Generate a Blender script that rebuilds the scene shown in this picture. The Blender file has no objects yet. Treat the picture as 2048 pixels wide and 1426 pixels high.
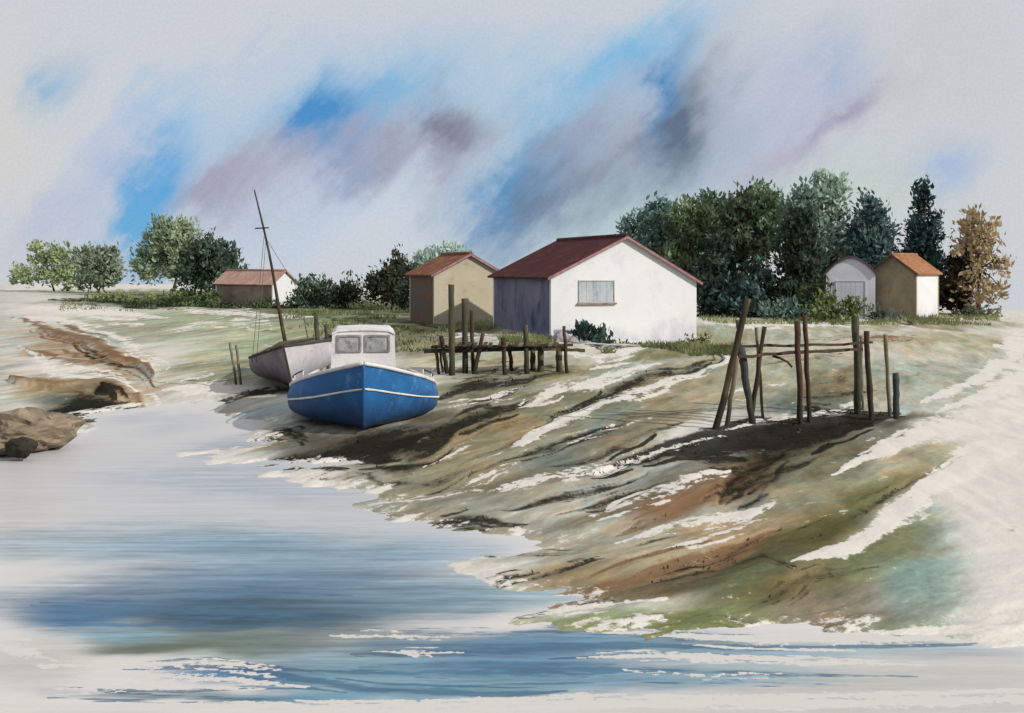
import bpy, bmesh, math, random
import numpy as np
from mathutils import Vector, Matrix

sc = bpy.context.scene
C = sc.collection
random.seed(7)
RNG = np.random.default_rng(11)
F, CX, HY, CZ = 2200.0, 1024.0, 540.0, 3.4        # focal length, centre column and horizon row (photo pixels), eye height (m)
R = math.radians

# ------------------------------------------------------------------ camera
cam = bpy.data.cameras.new('camera')
cam.sensor_width = 36.0
cam.lens = 36.0 * F / 2048.0
cam.shift_y = -(713.0 - HY) / 2048.0
cam.clip_start = 0.1
cam.clip_end = 5000
co = bpy.data.objects.new('camera', cam)
C.objects.link(co)
co.location = (0, 0, CZ)
co.rotation_euler = (R(90), 0, 0)
sc.camera = co
sc.view_settings.view_transform = 'Standard'
sc.view_settings.look = 'None'
sc.view_settings.gamma = 1
sc.view_settings.exposure = -0.24
sc.cycles.max_bounces = 6
sc.cycles.transparent_max_bounces = 8

# ------------------------------------------------------------------ colour helpers
def lin(c):
    c = np.asarray(c, float) / 255.0
    return np.where(c <= 0.04045, c / 12.92, ((c + 0.055) / 1.055) ** 2.4)

def alb(c, e=1.0):
    """sRGB look -> surface base colour, e = how brightly such a surface is lit"""
    return tuple(np.clip(lin(c) / e, 0.004, 0.85)) + (1.0,)

# ------------------------------------------------------------------ node helpers
def node(nt, typ, inputs=None, **kw):
    n = nt.nodes.new(typ)
    for k, v in kw.items():
        setattr(n, k, v)
    for k, v in (inputs or {}).items():
        if hasattr(v, 'is_output'):
            nt.links.new(v, n.inputs[k])
        else:
            n.inputs[k].default_value = v
    return n

def mth(nt, op, a, b=0.5, c=None, clamp=False):
    d = {0: a, 1: b}
    if c is not None:
        d[2] = c
    return node(nt, 'ShaderNodeMath', d, operation=op, use_clamp=clamp).outputs[0]

def mixc(nt, f, a, b, blend='MIX'):
    n = nt.nodes.new('ShaderNodeMix')
    n.data_type = 'RGBA'
    n.blend_type = blend
    n.clamp_factor = True
    for s, v in ((0, f), (6, a), (7, b)):
        if hasattr(v, 'is_output'):
            nt.links.new(v, n.inputs[s])
        else:
            n.inputs[s].default_value = v
    return n.outputs[2]

def sstep(nt, x, lo, hi):
    return node(nt, 'ShaderNodeMapRange', {0: x, 1: lo, 2: hi}, interpolation_type='SMOOTHSTEP').outputs[0]

def noise(nt, vec, scale, detail=4, rough=0.55, dist=0.0):
    n = node(nt, 'ShaderNodeTexNoise', {'Scale': scale, 'Detail': detail, 'Roughness': rough, 'Distortion': dist})
    if vec is not None:
        nt.links.new(vec, n.inputs['Vector'])
    return n

# ------------------------------------------------------------------ world: Nishita sky under wet washes of cloud
SUN_EL, SUN_AZ = R(30), math.atan2(0.87, -0.49)
w = bpy.data.worlds.new('World')
sc.world = w
w.use_nodes = True
nt = w.node_tree
nt.nodes.clear()
sky = node(nt, 'ShaderNodeTexSky', sky_type='NISHITA', sun_disc=False, sun_elevation=SUN_EL, sun_rotation=SUN_AZ)
BG = 0.1
tc = node(nt, 'ShaderNodeTexCoord').outputs['Generated']
sx = node(nt, 'ShaderNodeSeparateXYZ', {0: tc})
dy = mth(nt, 'MAXIMUM', sx.outputs[1], 0.12)
su = mth(nt, 'DIVIDE', sx.outputs[0], dy)
sv = mth(nt, 'DIVIDE', sx.outputs[2], dy)
suv = node(nt, 'ShaderNodeCombineXYZ', {0: su, 1: sv}).outputs[0]
# diagonal streak space for the cloud edges
mp = node(nt, 'ShaderNodeMapping', {0: suv, 'Rotation': (0, 0, R(46)), 'Scale': (1 / 2.6, 1 / 9.0, 1)}, vector_type='TEXTURE').outputs[0]
n1 = noise(nt, mp, 2.2, 5, 0.6)
n2 = noise(nt, suv, 12.0, 8, 0.66)
wv = node(nt, 'ShaderNodeVectorMath', {0: n1.outputs['Color'], 1: (0.5, 0.5, 0.5)}, operation='SUBTRACT').outputs[0]
wv = node(nt, 'ShaderNodeVectorMath', {0: wv, 'Scale': 0.10}, operation='SCALE').outputs[0]
wv2 = node(nt, 'ShaderNodeVectorMath', {0: n2.outputs['Color'], 1: (0.5, 0.5, 0.5)}, operation='SUBTRACT').outputs[0]
wv2 = node(nt, 'ShaderNodeVectorMath', {0: wv2, 'Scale': 0.075}, operation='SCALE').outputs[0]
pv = node(nt, 'ShaderNodeVectorMath', {0: suv, 1: wv}, operation='ADD').outputs[0]
pv = node(nt, 'ShaderNodeVectorMath', {0: pv, 1: wv2}, operation='ADD').outputs[0]
n3 = noise(nt, node(nt, 'ShaderNodeMapping', {0: suv, 'Rotation': (0, 0, R(52)), 'Scale': (1 / 2.6, 1 / 14.0, 1)}, vector_type='TEXTURE').outputs[0], 3.0, 7, 0.68)
streak = mth(nt, 'ADD', mth(nt, 'MULTIPLY_ADD', n1.outputs[0], 1.3, -0.22), mth(nt, 'MULTIPLY', n3.outputs[0], 1.1))
streak2 = mth(nt, 'MULTIPLY', streak, mth(nt, 'MULTIPLY_ADD', n2.outputs[0], 1.7, .15))
CLOUDS = [(780, 270, 640, 200, 12, (180, 196, 214), .75), (1250, 330, 420, 170, 20, (182, 196, 210), .7), (420, 300, 260, 130, 40, (182, 194, 212), .6),
    # centre px, py, radii, tilt, colour, strength
    (400, 170, 330, 120, 25, (203, 201, 202), .8), (30, 320, 110, 330, 0, (203, 201, 198), .8),
    (1850, 150, 330, 260, 0, (196, 196, 199), .8), (960, 60, 500, 70, 5, (196, 199, 208), .6),
    (560, 430, 330, 110, 10, (188, 199, 214), .6), (760, 420, 170, 130, 20, (203, 207, 213), .8),
    (650, 170, 260, 80, 25, (170, 191, 216), .7), (180, 390, 270, 80, 33, (174, 184, 208), .7),
    (105, 150, 80, 60, 50, (148, 176, 208), .7), (350, 250, 90, 130, -30, (165, 192, 220), .7),
    (325, 345, 75, 125, -20, (88, 156, 212), .95), (292, 450, 50, 130, -8, (104, 165, 212), .8),
    (440, 370, 170, 50, 28, (158, 156, 176), .75), (590, 320, 190, 55, 22, (164, 162, 180), .7),
    (740, 215, 190, 80, 22, (128, 174, 214), .85), (660, 255, 75, 95, -25, (74, 136, 196), .95),
    (800, 290, 220, 50, 16, (150, 148, 168), .8), (900, 260, 75, 75, 40, (118, 114, 134), .9),
    (880, 350, 60, 70, 0, (148, 150, 172), .7), (770, 340, 40, 70, -30, (150, 152, 172), .6),
    (1150, 200, 230, 120, 30, (160, 188, 216), .7), (1240, 120, 230, 60, 24, (130, 178, 218), .8),
    (1075, 330, 75, 160, -40, (112, 170, 212), .85), (1010, 415, 75, 110, -40, (78, 134, 188), .95),
    (1150, 280, 200, 70, 35, (146, 148, 168), .8), (1240, 320, 230, 75, 35, (134, 140, 160), .85),
    (1340, 190, 50, 140, -12, (80, 138, 194), .9), (1375, 245, 75, 150, -30, (96, 108, 132), .95),
    (1085, 405, 150, 50, 35, (104, 118, 146), .85), (1520, 270, 200, 80, 38, (174, 180, 200), .7),
    (1690, 225, 130, 36, 35, (158, 154, 178), .75), (1680, 140, 90, 60, 55, (168, 180, 208), .7),
    (1560, 330, 200, 45, 30, (174, 172, 190), .6), (1885, 350, 70, 80, -30, (160, 178, 214), .75),
    (1180, 440, 270, 60, 12, (182, 204, 208), .75), (1480, 390, 330, 60, 8, (180, 200, 196), .7),
    (520, 120, 240, 60, 24, (180, 194, 216), .6), (480, 300, 260, 70, 26, (172, 190, 214), .6), (880, 160, 160, 80, 30, (178, 194, 214), .55),
    (960, 250, 120, 70, 40, (178, 196, 216), .6), (1010, 130, 150, 60, 30, (172, 194, 216), .55), (1290, 60, 200, 50, 20, (176, 198, 218), .6),
    (1420, 330, 160, 80, 35, (164, 178, 196), .6), (1230, 400, 220, 60, 25, (150, 172, 186), .6), (1560, 180, 140, 90, 40, (184, 192, 208), .55),
    (230, 280, 160, 60, 35, (184, 192, 212), .55), (560, 230, 120, 50, 28, (166, 188, 214), .6), (620, 360, 160, 50, 25, (176, 184, 204), .55),
    (290, 510, 60, 60, 0, (140, 180, 208), .6), (1780, 400, 200, 90, 0, (190, 198, 192), .6),
]
CLOUDS.sort(key=lambda q: -sum(q[5]))      # pale washes first, the dark cloud over them
base = tuple(lin((197, 200, 206))) + (1,)
col = base
for (px, py, rx, ry, rot, c, a) in CLOUDS:
    m = node(nt, 'ShaderNodeMapping', {0: pv, 'Location': ((px - CX) / F, (HY - py) / F, 0),
             'Rotation': (0, 0, R(rot)), 'Scale': (rx * 2.15 / F, ry * 2.15 / F, 1)}, vector_type='TEXTURE').outputs[0]
    g = node(nt, 'ShaderNodeTexGradient', {0: m}, gradient_type='QUADRATIC_SPHERE').outputs[1]
    f = mth(nt, 'MULTIPLY', sstep(nt, g, 0.0, 0.95), a * (1.25 if sum(c) > 470 else .98))
    f = mth(nt, 'MULTIPLY', f, streak2, clamp=True)
    if c[2] - c[0] > 35: c = (c[0] - 2, c[1] + 1, c[2] - 3)      # a cooler, greener blue
    col = mixc(nt, f, col, tuple(lin(c)) + (1,))
gr = noise(nt, suv, 400, 3, 0.7)
grain = mth(nt, 'MULTIPLY_ADD', gr.outputs[0], 0.28, 0.86)
col = mixc(nt, 1.0, col, node(nt, 'ShaderNodeCombineColor', {0: grain, 1: grain, 2: grain}).outputs[0], 'MULTIPLY')
col10 = node(nt, 'ShaderNodeVectorMath', {0: col, 'Scale': 1.30 / BG}, operation='SCALE').outputs[0]
skyc = mixc(nt, 0.95, sky.outputs[0], col10)
bg = node(nt, 'ShaderNodeBackground', {0: skyc, 1: BG})
wo = node(nt, 'ShaderNodeOutputWorld', {0: bg.outputs[0]})

# ------------------------------------------------------------------ sun
sl = bpy.data.lights.new('sun', 'SUN')
sl.energy = 4.9
sl.angle = R(0.6)
sl.color = (1.0, 0.955, 0.89)
so = bpy.data.objects.new('sun', sl)
C.objects.link(so)
sdir = Vector((math.sin(SUN_AZ) * math.cos(SUN_EL), math.cos(SUN_AZ) * math.cos(SUN_EL), math.sin(SUN_EL)))
so.rotation_euler = sdir.to_track_quat('Z', 'Y').to_euler()
so.location = (40, -30, 40)

# ------------------------------------------------------------------ object helpers
def tag(o, label=None, cat=None, group=None, kind=None):
    if label: o['label'] = label
    if cat: o['category'] = cat
    if group: o['group'] = group
    if kind: o['kind'] = kind
    return o

def thing(name, label, cat, loc, group=None):
    o = bpy.data.objects.new(name, None)
    C.objects.link(o)
    o.empty_display_size = 0.3
    o.location = loc
    return tag(o, label, cat, group)

def link(name, me, mat, parent=None):
    o = bpy.data.objects.new(name, me)
    C.objects.link(o)
    if mat is not None:
        me.materials.append(mat)
    if parent is not None:
        o.parent = parent
        p = parent
        off = Vector((0, 0, 0))
        while p is not None:
            off += Vector(p.location)
            p = p.parent
        o.location = (0, 0, 0)
        me.transform(Matrix.Translation(-off))      # meshes are authored in world coordinates
    return o

class MB:
    """collects shapes in world coordinates and links them as one mesh object"""
    def __init__(self):
        self.v, self.f, self.s = [], [], []
    def add(self, verts, faces, smooth=False):
        k = len(self.v)
        self.v += [tuple(p) for p in verts]
        self.f += [tuple(i + k for i in q) for q in faces]
        self.s += [smooth] * len(faces)
        return self
    def prism(self, poly, d):
        """poly: list of Vectors (a planar outline), d: extrusion Vector"""
        n = len(poly)
        vs = [Vector(p) for p in poly] + [Vector(p) + d for p in poly]
        fs = [tuple(range(n)), tuple(range(2 * n - 1, n - 1, -1))]
        fs += [(i, i + n, (i + 1) % n + n, (i + 1) % n) for i in range(n)]
        return self.add(vs, fs)
    def box(self, o, a, b, c):
        o, a, b, c = map(Vector, (o, a, b, c))
        return self.prism([o, o + a, o + a + b, o + b], c)
    def tube(self, pts, rad, n=8, jit=0.0, cap=True, smooth=True):
        pts = [Vector(p) for p in pts]
        if not hasattr(rad, '__len__'):
            rad = [rad] * len(pts)
        vs, fs = [], []
        for i, p in enumerate(pts):
            d = (pts[min(i + 1, len(pts) - 1)] - pts[max(i - 1, 0)]).normalized()
            u = d.cross(Vector((0.13, 1, 0.07))).normalized()
            if u.length < 0.1: u = Vector((1, 0, 0))
            v = d.cross(u).normalized()
            for k in range(n):
                a = 2 * math.pi * k / n
                r = rad[i] * (1 + jit * random.uniform(-1, 1))
                vs.append(p + u * math.cos(a) * r + v * math.sin(a) * r)
        for i in range(len(pts) - 1):
            for k in range(n):
                fs.append((i * n + k, i * n + (k + 1) % n, (i + 1) * n + (k + 1) % n, (i + 1) * n + k))
        self.add(vs, fs, smooth)
        if cap:
            k0 = len(self.v) - len(vs)
            self.f += [tuple(k0 + k for k in range(n - 1, -1, -1)), tuple(k0 + (len(pts) - 1) * n + k for k in range(n))]
            self.s += [False, False]
        return self
    def build(self, name, mat, parent=None):
        me = bpy.data.meshes.new(name)
        me.from_pydata(self.v, [], self.f)
        me.polygons.foreach_set('use_smooth', self.s)
        bm = bmesh.new(); bm.from_mesh(me)
        bmesh.ops.recalc_face_normals(bm, faces=bm.faces)
        bm.to_mesh(me); bm.free()
        me.update()
        return link(name, me, mat, parent)

def at(px, py, Y):
    return Vector(((px - CX) / F * Y, Y, CZ + (HY - py) / F * Y))

# ------------------------------------------------------------------ numpy noise
def _h(ix, iy, s):
    n = (ix.astype(np.int64) * 374761393 + iy.astype(np.int64) * 668265263 + s * 1442695041) & 0xFFFFFFFF
    n = ((n ^ (n >> 13)) * 1274126177) & 0xFFFFFFFF
    return ((n ^ (n >> 16)) & 0xFFFF) / 65535.0

def vnoise(x, y, s=0):
    x = np.asarray(x, float); y = np.asarray(y, float)
    ix, iy = np.floor(x), np.floor(y)
    fx, fy = x - ix, y - iy
    fx = fx * fx * (3 - 2 * fx); fy = fy * fy * (3 - 2 * fy)
    a = _h(ix, iy, s); b = _h(ix + 1, iy, s); c = _h(ix, iy + 1, s); d = _h(ix + 1, iy + 1, s)
    return (a * (1 - fx) + b * fx) * (1 - fy) + (c * (1 - fx) + d * fx) * fy

def fbm(x, y, s=0, o=4):
    t, a, n = 0, 0.5, 0
    for k in range(o):
        t = t + a * vnoise(x * 2 ** k, y * 2 ** k, s + k); n += a; a *= 0.5
    return t / n

def smooth(x, a, b):
    t = np.clip((np.asarray(x, float) - a) / (b - a), 0, 1)
    return t * t * (3 - 2 * t)

# ------------------------------------------------------------------ terrain: shoreline from image pixels laid out in plan, then heights
SHORE_PX = [(2600, 1285), (2048, 1268), (1600, 1262), (1250, 1256), (1050, 1241), (1110, 1215), (1190, 1190), (1080, 1178), (975, 1168), (925, 1128), (1010, 1110),
            (1100, 1086), (1040, 1070), (900, 1060), (790, 1036), (710, 1018), (800, 998), (730, 978), (640, 966), (560, 950), (690, 932), (620, 918), (500, 926),
            (405, 922), (430, 906), (560, 888), (500, 866), (560, 846), (430, 828), (390, 806), (330, 806),
            (180, 822), (165, 850), (60, 905), (0, 915), (-600, 1000)]
SHORE = [((px - CX) / F * (F * CZ / (py - HY)), F * CZ / (py - HY)) for px, py in SHORE_PX]
POLY = SHORE + [(-300, 12), (-300, 900), (300, 900), (300, 10.2)]

def seg_dist(X, Y, pts):
    best = np.full(np.shape(X), 1e9)
    for (x0, y0), (x1, y1) in zip(pts[:-1], pts[1:]):
        dx, dy_ = x1 - x0, y1 - y0
        t = np.clip(((X - x0) * dx + (Y - y0) * dy_) / (dx * dx + dy_ * dy_), 0, 1)
        best = np.minimum(best, np.hypot(X - x0 - t * dx, Y - y0 - t * dy_))
    return best

def inside(X, Y, poly):
    r = np.zeros(np.shape(X), bool)
    n = len(poly)
    for i in range(n):
        x0, y0 = poly[i]; x1, y1 = poly[(i + 1) % n]
        if y0 == y1: continue
        c = ((y0 > Y) != (y1 > Y)) & (X < (x1 - x0) * (Y - y0) / (y1 - y0) + x0)
        r ^= c
    return r

# ground streaks: channel (w pale sand, d dark wet mud and painted shade, r rust weed), points (image column, image row, half width), height change
STROKES = [
    ('w', [(985, 902, 4), (1090, 858, 15), (1180, 820, 15), (1330, 762, 9), (1480, 706, 5)], .95, .05),
    ('w', [(1015, 806, 4), (1090, 786, 11), (1200, 757, 12), (1320, 728, 5)], .9, .05),
    ('w', [(760, 960, 4), (1000, 958, 6), (1150, 940, 9), (1300, 905, 7), (1460, 868, 7)], .72, .04),
    ('w', [(1180, 1005, 5), (1330, 972, 10), (1465, 935, 8)], .78, .04),
    ('w', [(1230, 1050, 6), (1340, 1020, 12), (1500, 1012, 10), (1560, 992, 5)], .8, .03),
    ('w', [(1330, 1072, 5), (1440, 1048, 9), (1540, 1024, 6)], .68, .03),
    ('w', [(1590, 1103, 5), (1690, 1078, 16), (1800, 1020, 26), (1950, 925, 30), (2200, 800, 40)], 1.15, .05),
    ('w', [(1660, 948, 5), (1760, 905, 14), (1880, 860, 30), (2150, 780, 60)], 1.1, .05),
    ('w', [(1040, 1168, 5), (1180, 1158, 8), (1330, 1150, 6)], .85, .03),
    ('w', [(1160, 1192, 4), (1300, 1200, 8), (1480, 1205, 5)], .62, .02),
    ('w', [(1450, 1245, 6), (1600, 1240, 14), (1900, 1240, 26), (2200, 1240, 40)], .95, .02),
    ('w', [(840, 800, 3), (960, 790, 5), (1040, 772, 4)], .62, .03),
    ('w', [(1450, 858, 3), (1540, 835, 6), (1700, 812, 5), (1760, 800, 3)], .75, .03),
    ('w', [(1110, 712, 6), (1200, 712, 9), (1300, 700, 6)], .95, .03),
    ('w', [(1400, 652, 4), (1500, 660, 6), (1640, 652, 6), (1760, 650, 5), (1880, 668, 4)], .8, .02),
    ('w', [(330, 625, 5), (480, 632, 8), (620, 640, 4)], .75, .02),
    ('w', [(300, 668, 5), (420, 655, 5), (560, 655, 4)], .6, .02),
    ('w', [(880, 686, 4), (960, 684, 5), (1060, 683, 4)], .7, .02),
    ('w', [(520, 690, 4), (600, 704, 4), (640, 706, 3)], .6, .02),
    ('w', [(330, 770, 8), (430, 765, 10), (480, 772, 6)], .9, .02),
    ('w', [(1870, 640, 4), (1960, 636, 6), (2100, 632, 8)], .9, .0),
    ('w', [(1985, 700, 16), (2060, 690, 40), (2300, 680, 60)], 1.1, .0),
    ('d', [(1790, 836, 6), (1640, 856, 22), (1480, 874, 26), (1330, 898, 16), (1190, 932, 6)], 1.05, -.07),  # shadow band below the landing stage, painted as a dark streak
    ('d', [(1750, 850, 8), (1600, 872, 24), (1440, 892, 20), (1280, 920, 8)], 1.3, 0),  # second layer of the painted landing stage shadow
    ('d', [(1600, 880, 10), (1530, 920, 34), (1460, 960, 22)], .78, 0),
    ('d', [(1560, 900, 20), (1490, 940, 30), (1440, 985, 12)], .62, -.06),
    ('d', [(950, 925, 5), (1100, 895, 10), (1240, 850, 9)], .75, -.06),
    ('d', [(1060, 850, 5), (1180, 802, 9), (1290, 758, 13), (1450, 712, 5)], .8, -.07),
    ('d', [(1000, 985, 4), (1130, 975, 7), (1230, 958, 7), (1290, 940, 3)], .8, -.05),
    ('d', [(760, 1012, 4), (880, 1008, 8), (980, 1000, 9), (1070, 1005, 4)], .8, -.02),
    ('d', [(580, 938, 3), (680, 920, 6), (760, 900, 10)], .7, -.03),
    ('d', [(410, 915, 3), (510, 900, 6), (600, 880, 12), (720, 872, 26), (850, 862, 24), (940, 826, 14)], 1.15, -.03),  # dark mud, with the shade under the blue boat painted in
    ('d', [(500, 855, 3), (580, 838, 10), (620, 850, 18)], .85, -.02),
    ('d', [(390, 792, 3), (470, 782, 6), (560, 772, 12), (600, 785, 10)], .85, -.02),
    ('d', [(880, 790, 14), (960, 768, 16), (1060, 754, 8), (1140, 742, 4)], .8, -.02),
    ('d', [(1040, 1106, 3), (1120, 1092, 8), (1210, 1078, 4)], .8, -.02),
    ('d', [(1100, 1232, 4), (1230, 1226, 9), (1340, 1222, 7), (1430, 1228, 3)], .66, -.02),
    ('d', [(1760, 990, 4), (1840, 958, 6), (1905, 930, 5)], .62, -.03),
    ('d', [(230, 612, 5), (330, 612, 9), (450, 614, 10), (570, 612, 8), (700, 612, 8), (830, 630, 9), (960, 646, 6)], .68, .0),
    ('d', [(1000, 676, 5), (1100, 684, 6), (1200, 694, 8), (1290, 698, 3)], .72, .0),
    ('d', [(1400, 690, 7), (1470, 692, 5)], .55, .0),
    ('d', [(1660, 640, 7), (1780, 645, 8), (1880, 642, 6), (1980, 634, 5)], .72, .0),
    ('d', [(80, 800, 6), (150, 792, 13), (230, 792, 13), (320, 798, 5)], 1.15, -.02),  # shade of the undercut left bank, painted dark
    ('d', [(560, 950, 3), (650, 968, 5), (740, 1000, 5), (800, 1022, 3)], .72, -.02),
    ('d', [(860, 1050, 3), (960, 1062, 7), (1080, 1058, 5), (1180, 1062, 3)], .62, -.02),
    ('d', [(1120, 1000, 3), (1230, 985, 6), (1330, 960, 5)], .66, -.03),
    ('d', [(1330, 905, 5), (1420, 925, 14), (1500, 915, 18)], .66, -.04),
    ('d', [(1000, 1172, 3), (1090, 1165, 5), (1200, 1150, 4)], .7, .0),
    ('d', [(1280, 1128, 4), (1400, 1108, 9), (1530, 1092, 8), (1600, 1110, 4)], .62, -.02),
    ('d', [(1480, 1170, 5), (1560, 1150, 14), (1620, 1120, 12)], .52, -.02),
    ('d', [(870, 850, 10), (960, 818, 17), (1080, 788, 8)], .8, -.04),
    ('d', [(900, 748, 6), (960, 752, 8), (1010, 750, 5)], .62, .0),
    ('d', [(640, 640, 5), (760, 660, 8), (880, 672, 7), (980, 668, 4)], .66, .0),
    ('d', [(560, 700, 4), (640, 730, 9), (680, 740, 6)], .52, .0),
    ('w', [(880, 960, 3), (960, 938, 6), (1060, 915, 5)], .66, .02),
    ('w', [(1130, 892, 3), (1200, 868, 5), (1290, 838, 4)], .6, .02),
    ('d', [(920, 905, 3), (1020, 880, 7), (1120, 845, 8), (1210, 808, 4)], .6, -.03),
    ('d', [(1080, 930, 3), (1180, 908, 8), (1290, 870, 8), (1360, 850, 4)], .58, -.03),
    ('d', [(640, 905, 4), (760, 930, 8), (880, 925, 10), (960, 912, 5)], .6, -.02),
    ('d', [(1400, 985, 4), (1490, 965, 12), (1580, 930, 14), (1640, 905, 6)], .6, -.03),
    ('d', [(1560, 1075, 4), (1640, 1050, 12), (1740, 1005, 12), (1840, 955, 5)], .5, -.02),
    ('d', [(1580, 1130, 4), (1660, 1118, 8), (1760, 1100, 8)], .52, -.02),
    ('d', [(1150, 1212, 4), (1300, 1180, 6), (1430, 1180, 6), (1560, 1200, 5)], .5, -.01),
    ('d', [(1220, 1060, 3), (1320, 1050, 6), (1400, 1030, 5)], .55, -.02),
    ('d', [(1600, 800, 5), (1690, 790, 9), (1760, 780, 5)], .66, -.02),
    ('d', [(1620, 770, 4), (1700, 752, 8)], .5, -.01),
    ('d', [(1480, 735, 3), (1600, 722, 4), (1740, 712, 4)], .5, .0),
    ('d', [(880, 730, 10), (960, 742, 12), (1060, 740, 8), (1140, 735, 5)], .55, .0),
    ('w', [(820, 915, 3), (900, 880, 5), (960, 860, 4)], .58, .0),
    ('w', [(1440, 800, 3), (1500, 785, 5), (1560, 770, 3)], .55, .0),
    ('w', [(60, 620, 10), (200, 630, 14), (320, 640, 8)], .95, .0),
    ('w', [(150, 655, 5), (260, 690, 10), (340, 735, 8)], .75, .0),
    ('w', [(20, 690, 5), (100, 745, 10), (200, 750, 8), (330, 780, 5)], .8, .0),
    ('d', [(700, 985, 3), (780, 1012, 6), (860, 1022, 6), (940, 1018, 3)], .85, .03),
    ('d', [(850, 1040, 3), (900, 1052, 6), (980, 1050, 8), (1060, 1046, 4)], .8, .03),
    ('d', [(920, 1112, 3), (990, 1104, 7), (1080, 1094, 6)], .85, .03),
    ('d', [(960, 1150, 3), (1040, 1162, 7), (1130, 1164, 5), (1230, 1150, 3)], .95, .03),
    ('d', [(1080, 1222, 3), (1180, 1232, 7), (1290, 1236, 8), (1400, 1226, 6), (1490, 1222, 3)], .85, .03),
    ('d', [(100, 604, 4), (260, 608, 7), (420, 614, 9), (560, 616, 8), (640, 612, 5)], 1.1, .0),
    ('d', [(1160, 940, 4), (1250, 918, 12), (1370, 893, 20), (1480, 876, 18)], 1.5, -.03),  # left tail of the landing stage's painted shadow
    ('d', [(1815, 832, 4), (1700, 842, 10), (1560, 855, 15), (1430, 873, 15), (1300, 902, 10), (1165, 938, 4)], 1.7, .0),  # painted shade along the feet of the landing stage
    ('d', [(110, 806, 6), (200, 798, 15), (300, 800, 6)], 1.5, .0),  # more painted shade in the left bank's undercut
    ('d', [(120, 690, 4), (200, 722, 7), (270, 738, 7), (330, 762, 4)], .7, .0),
    ('r', [(1000, 1158, 5), (1130, 1138, 13), (1290, 1112, 14), (1450, 1078, 12), (1565, 1045, 10)], 1.0, -.07),
    ('r', [(1230, 1032, 8), (1330, 1005, 16), (1450, 962, 10)], .66, -.02),
    ('r', [(900, 865, 5), (1000, 842, 8), (1100, 815, 5)], .55, -.02),
    ('r', [(40, 645, 5), (130, 672, 10), (230, 708, 13), (320, 750, 7)], .95, .2),
    ('r', [(30, 700, 6), (130, 722, 10), (240, 730, 8)], .75, .1),
    ('r', [(20, 765, 5), (150, 762, 9), (260, 775, 12), (320, 798, 8)], .72, .34),
    ('r', [(1600, 690, 4), (1750, 684, 5), (1870, 688, 4)], .72, .0),
    ('r', [(480, 668, 3), (560, 668, 5), (600, 664, 3)], .6, .0),
]

def strands(strokes, n, seed):
    """every streak is really several: thin neighbours that start and stop along it"""
    g_ = random.Random(seed)
    out = []
    for ch, pts, st, z in strokes:
        out.append((ch, [(x, y, w_ * (.72 if 0 < k_ < len(pts) - 1 else .25)) for k_, (x, y, w_) in enumerate(pts)], st * .92, z * (.35 if ch == 'w' else 1)))
        for k in range(n):
            a = g_.uniform(0, .7); b = min(1, a + g_.uniform(.2, .5))
            off = g_.uniform(-1, 1) * 2.0
            q = []
            for j in range(5):
                t = (a + (b - a) * j / 4) * (len(pts) - 1)
                i = min(int(t), len(pts) - 2); f = t - i
                x, y, w_ = [pts[i][c] * (1 - f) + pts[i + 1][c] * f for c in range(3)]
                dx, dyy = pts[i + 1][0] - pts[i][0], pts[i + 1][1] - pts[i][1]
                L_ = math.hypot(dx, dyy)
                ww = max(5, w_)
                q.append((x - dyy / L_ * off * ww + g_.uniform(-3, 3), y + dx / L_ * off * ww + g_.uniform(-1, 1), ww * g_.uniform(.16, .36) * (1 if 0 < j < 4 else .4)))
            out.append((ch, q, st * g_.uniform(.8, 1.0), 0.0))
    return out
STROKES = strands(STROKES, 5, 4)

def image_px(X, Y):
    """image pixel column and row of ground points, as projected into the camera"""
    Y = np.maximum(Y, 1.0)
    return CX + F * X / Y, HY + F * (CZ - 0.3) / Y  # camera projection, with all the ground taken at one height

def stroke_field(U, V, pts):
    U = np.asarray(U, float); V = np.asarray(V, float)
    best = np.zeros(U.shape)
    for (x0, y0, w0), (x1, y1, w1) in zip(pts[:-1], pts[1:]):
        mg = 2 * max(w0, w1) + 1
        sel = (U > min(x0, x1) - mg) & (U < max(x0, x1) + mg) & (V > min(y0, y1) - mg) & (V < max(y0, y1) + mg)
        if not sel.any(): continue
        u, v = U[sel], V[sel]
        ex, ey = x1 - x0, y1 - y0
        t = np.clip(((u - x0) * ex + (v - y0) * ey) / (ex * ex + ey * ey + 1e-9), 0, 1)
        d = np.hypot(u - x0 - t * ex, v - y0 - t * ey)
        best[sel] = np.maximum(best[sel], 1.0 - d / (2.0 * (w0 + (w1 - w0) * t)))
    return np.clip(best, 0, 1)

def flow(X, Y):
    """across the lines the ebb leaves on the mud"""
    return np.log(np.maximum(Y, 1.0)) - .065 * X

def masks(X, Y):
    U, V = image_px(X, Y)
    q = (fbm(X * .5, Y * .12, 31, 3) - .5)
    lb = flow(X, Y)
    U = U + 60 * q
    k = np.clip((V - HY) / 260, .08, 1.2)
    V = V + k * (16 * (fbm(X * .9, Y * .2, 41, 3) - .5) + 22 * (fbm(X * .7, lb * 12, 43, 4) - .5))
    out = {k: np.zeros(np.shape(X)) for k in 'wdr'}
    dh = np.zeros(np.shape(X))
    for ch, pts, s, z in STROKES:
        f = stroke_field(U, V, pts)
        out[ch] = np.maximum(out[ch], f * s)
        dh = dh + z * smooth(f, 0, 0.9)
    return out, np.clip(dh * .55, -.06, .16)

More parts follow.
